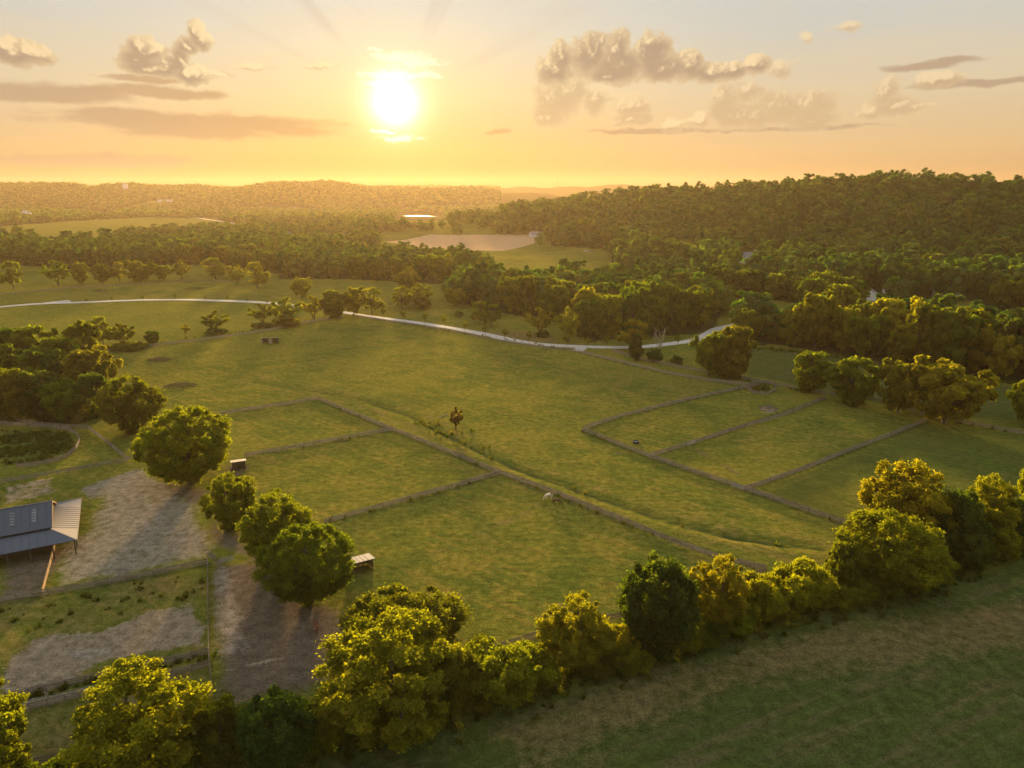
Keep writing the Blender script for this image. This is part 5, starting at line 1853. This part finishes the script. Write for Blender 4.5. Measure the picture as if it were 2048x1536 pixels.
# rocks by the rust tree
for i, (px, py, s) in enumerate(((886, 832, 0.6), (893, 830, 0.45), (880, 834, 0.4))):
    bmx = bmesh.new()
    bmesh.ops.create_icosphere(bmx, subdivisions=2, radius=0.8 * s)
    r = np.random.default_rng(i)
    for vv in bmx.verts:
        vv.co = Vector((vv.co.x * 1.5, vv.co.y, vv.co.z * 0.55)) * r.uniform(0.85, 1.12)
    me = bpy.data.meshes.new('field_rock')
    bmx.to_mesh(me)
    bmx.free()
    o = link('field_rock', me, M['rock'], label=['largest grey rock left of the rust tree', 'right small grey rock next to the largest one', 'left small grey rock next to the largest one'][i], cat='rock', group='rocks by the rust tree')
    o.location = gp(px, py)

# ------------------------------------------------------------------ rough growth: weeds along ditch, hedge foot and pens
weed_src = bpy.data.collections.new('weed_sources')
M['weed'] = leaf_mat('weed', [(0.0, (0.050, 0.070, 0.014, 1)), (0.45, (0.085, 0.088, 0.018, 1)), (0.75, (0.105, 0.10, 0.026, 1)), (1.0, (0.13, 0.10, 0.035, 1))])
for k in range(3):
    r = np.random.default_rng(80 + k)
    cl = crown_points(r, 1.5, 0.9, 0.05, 9, 0.5, 0.3, 0.5, 0.2)
    me = leaf_mesh('weed_%d' % k, r, cl, 1.5, 150, 0.17, 0.4, 1.4, aspect=0.4)
    me.materials.append(M['weed'])
    weed_src.objects.link(bpy.data.objects.new('weed_%d' % k, me))


def along(px_pts, spread, per_m, seed):
    r = np.random.default_rng(seed)
    pts = resample([tuple(gp(*p))[:2] for p in px_pts], 1.0)
    o = []
    for p in pts:
        for _ in range(r.poisson(per_m)):
            q = p + Vector(r.normal(size=2) * spread)
            o.append((q.x, q.y, gz(q.x, q.y) - 0.05))
    return o


def filled(poly, dens, seed):
    r = np.random.default_rng(seed)
    gpz = ground_poly(poly)
    a = np.array(gpz)
    lo, hi = a.min(0), a.max(0)
    n = int((hi - lo).prod() * dens)
    x = r.uniform(lo[0], hi[0], n)
    y = r.uniform(lo[1], hi[1], n)
    m = in_poly(x, y, gpz) & (wob(x, y, 9, seed) > -0.35)
    return [(a_, b2, gz(a_, b2) - 0.05) for a_, b2 in zip(x[m], y[m])]


weeds = along(DITCH_PX[5:], 0.8, 0.12, 1)
weeds += along([(830, 838), (900, 872), (960, 900)], 2.6, 1.3, 3)
weeds += along([(440, 1500), (700, 1490), (900, 1420), (1060, 1380), (1240, 1325), (1400, 1280), (1600, 1230), (1780, 1190), (1960, 1120), (2060, 1090)], 2.2, 5.0, 4)
weeds += filled([(0, 862), (130, 864), (152, 885), (140, 910), (40, 930), (0, 930)], 0.9, 5)
weeds += filled([(70, 872), (140, 872), (150, 895), (90, 905)], 1.2, 6)
weeds += filled([(0, 1215), (410, 1140), (414, 1200), (300, 1215), (70, 1265), (0, 1300)], 0.12, 7)
weeds += filled([(1498, 768), (1550, 770), (1545, 788), (1500, 786)], 0.6, 8)
weeds += along([(637, 800), (1000, 949), (1340, 1085), (1500, 1140)], 0.25, 0.12, 9)
weeds += along([(1165, 862), (1470, 975), (1690, 1050)], 0.25, 0.12, 10)
weeds += along([(490, 915), (785, 861)], 0.25, 0.12, 11) + along([(650, 1048), (1000, 949)], 0.25, 0.12, 12)
weeds += along([(-60, 1418), (416, 1315)], 0.6, 1.2, 13) + along([(215, 704), (690, 634)], 0.8, 0.5, 14) + along([(706, 632), (1152, 703)], 0.8, 0.35, 15)
weeds += along([(1225, 703), (1480, 757), (1855, 835), (2060, 872)], 0.6, 0.35, 16)
weeds += along([(1480, 694), (1640, 708), (1760, 732), (1900, 754), (2100, 776)], 2.0, 2.5, 17)
scatter('rough_weeds', np.array(weeds), weed_src, 0.45, 1.15, 9, 3, 'rough weeds along ditch, hedgerow foot, fences and pens', 'weeds', (0.6, 1.3))

# ------------------------------------------------------------------ haze
hm, t, out = new_mat('haze')
pvn = t.node('ShaderNodeVolumePrincipled')
pvn.inputs['Color'].default_value = (0.97, 0.72, 0.46, 1)
pvn.inputs['Density'].default_value = 0.000038
pvn.inputs['Anisotropy'].default_value = 0.5
t.l.new(pvn.outputs[0], out.inputs['Volume'])
try:
    hm.cycles.homogeneous_volume = True
except Exception:
    pass
me = box_mesh('haze', 13700, 13700, 200)
o = link('haze', me, hm, kind='stuff', label='thin warm evening haze filling the valley air', cat='haze')
o.location = (0, 0, -6)
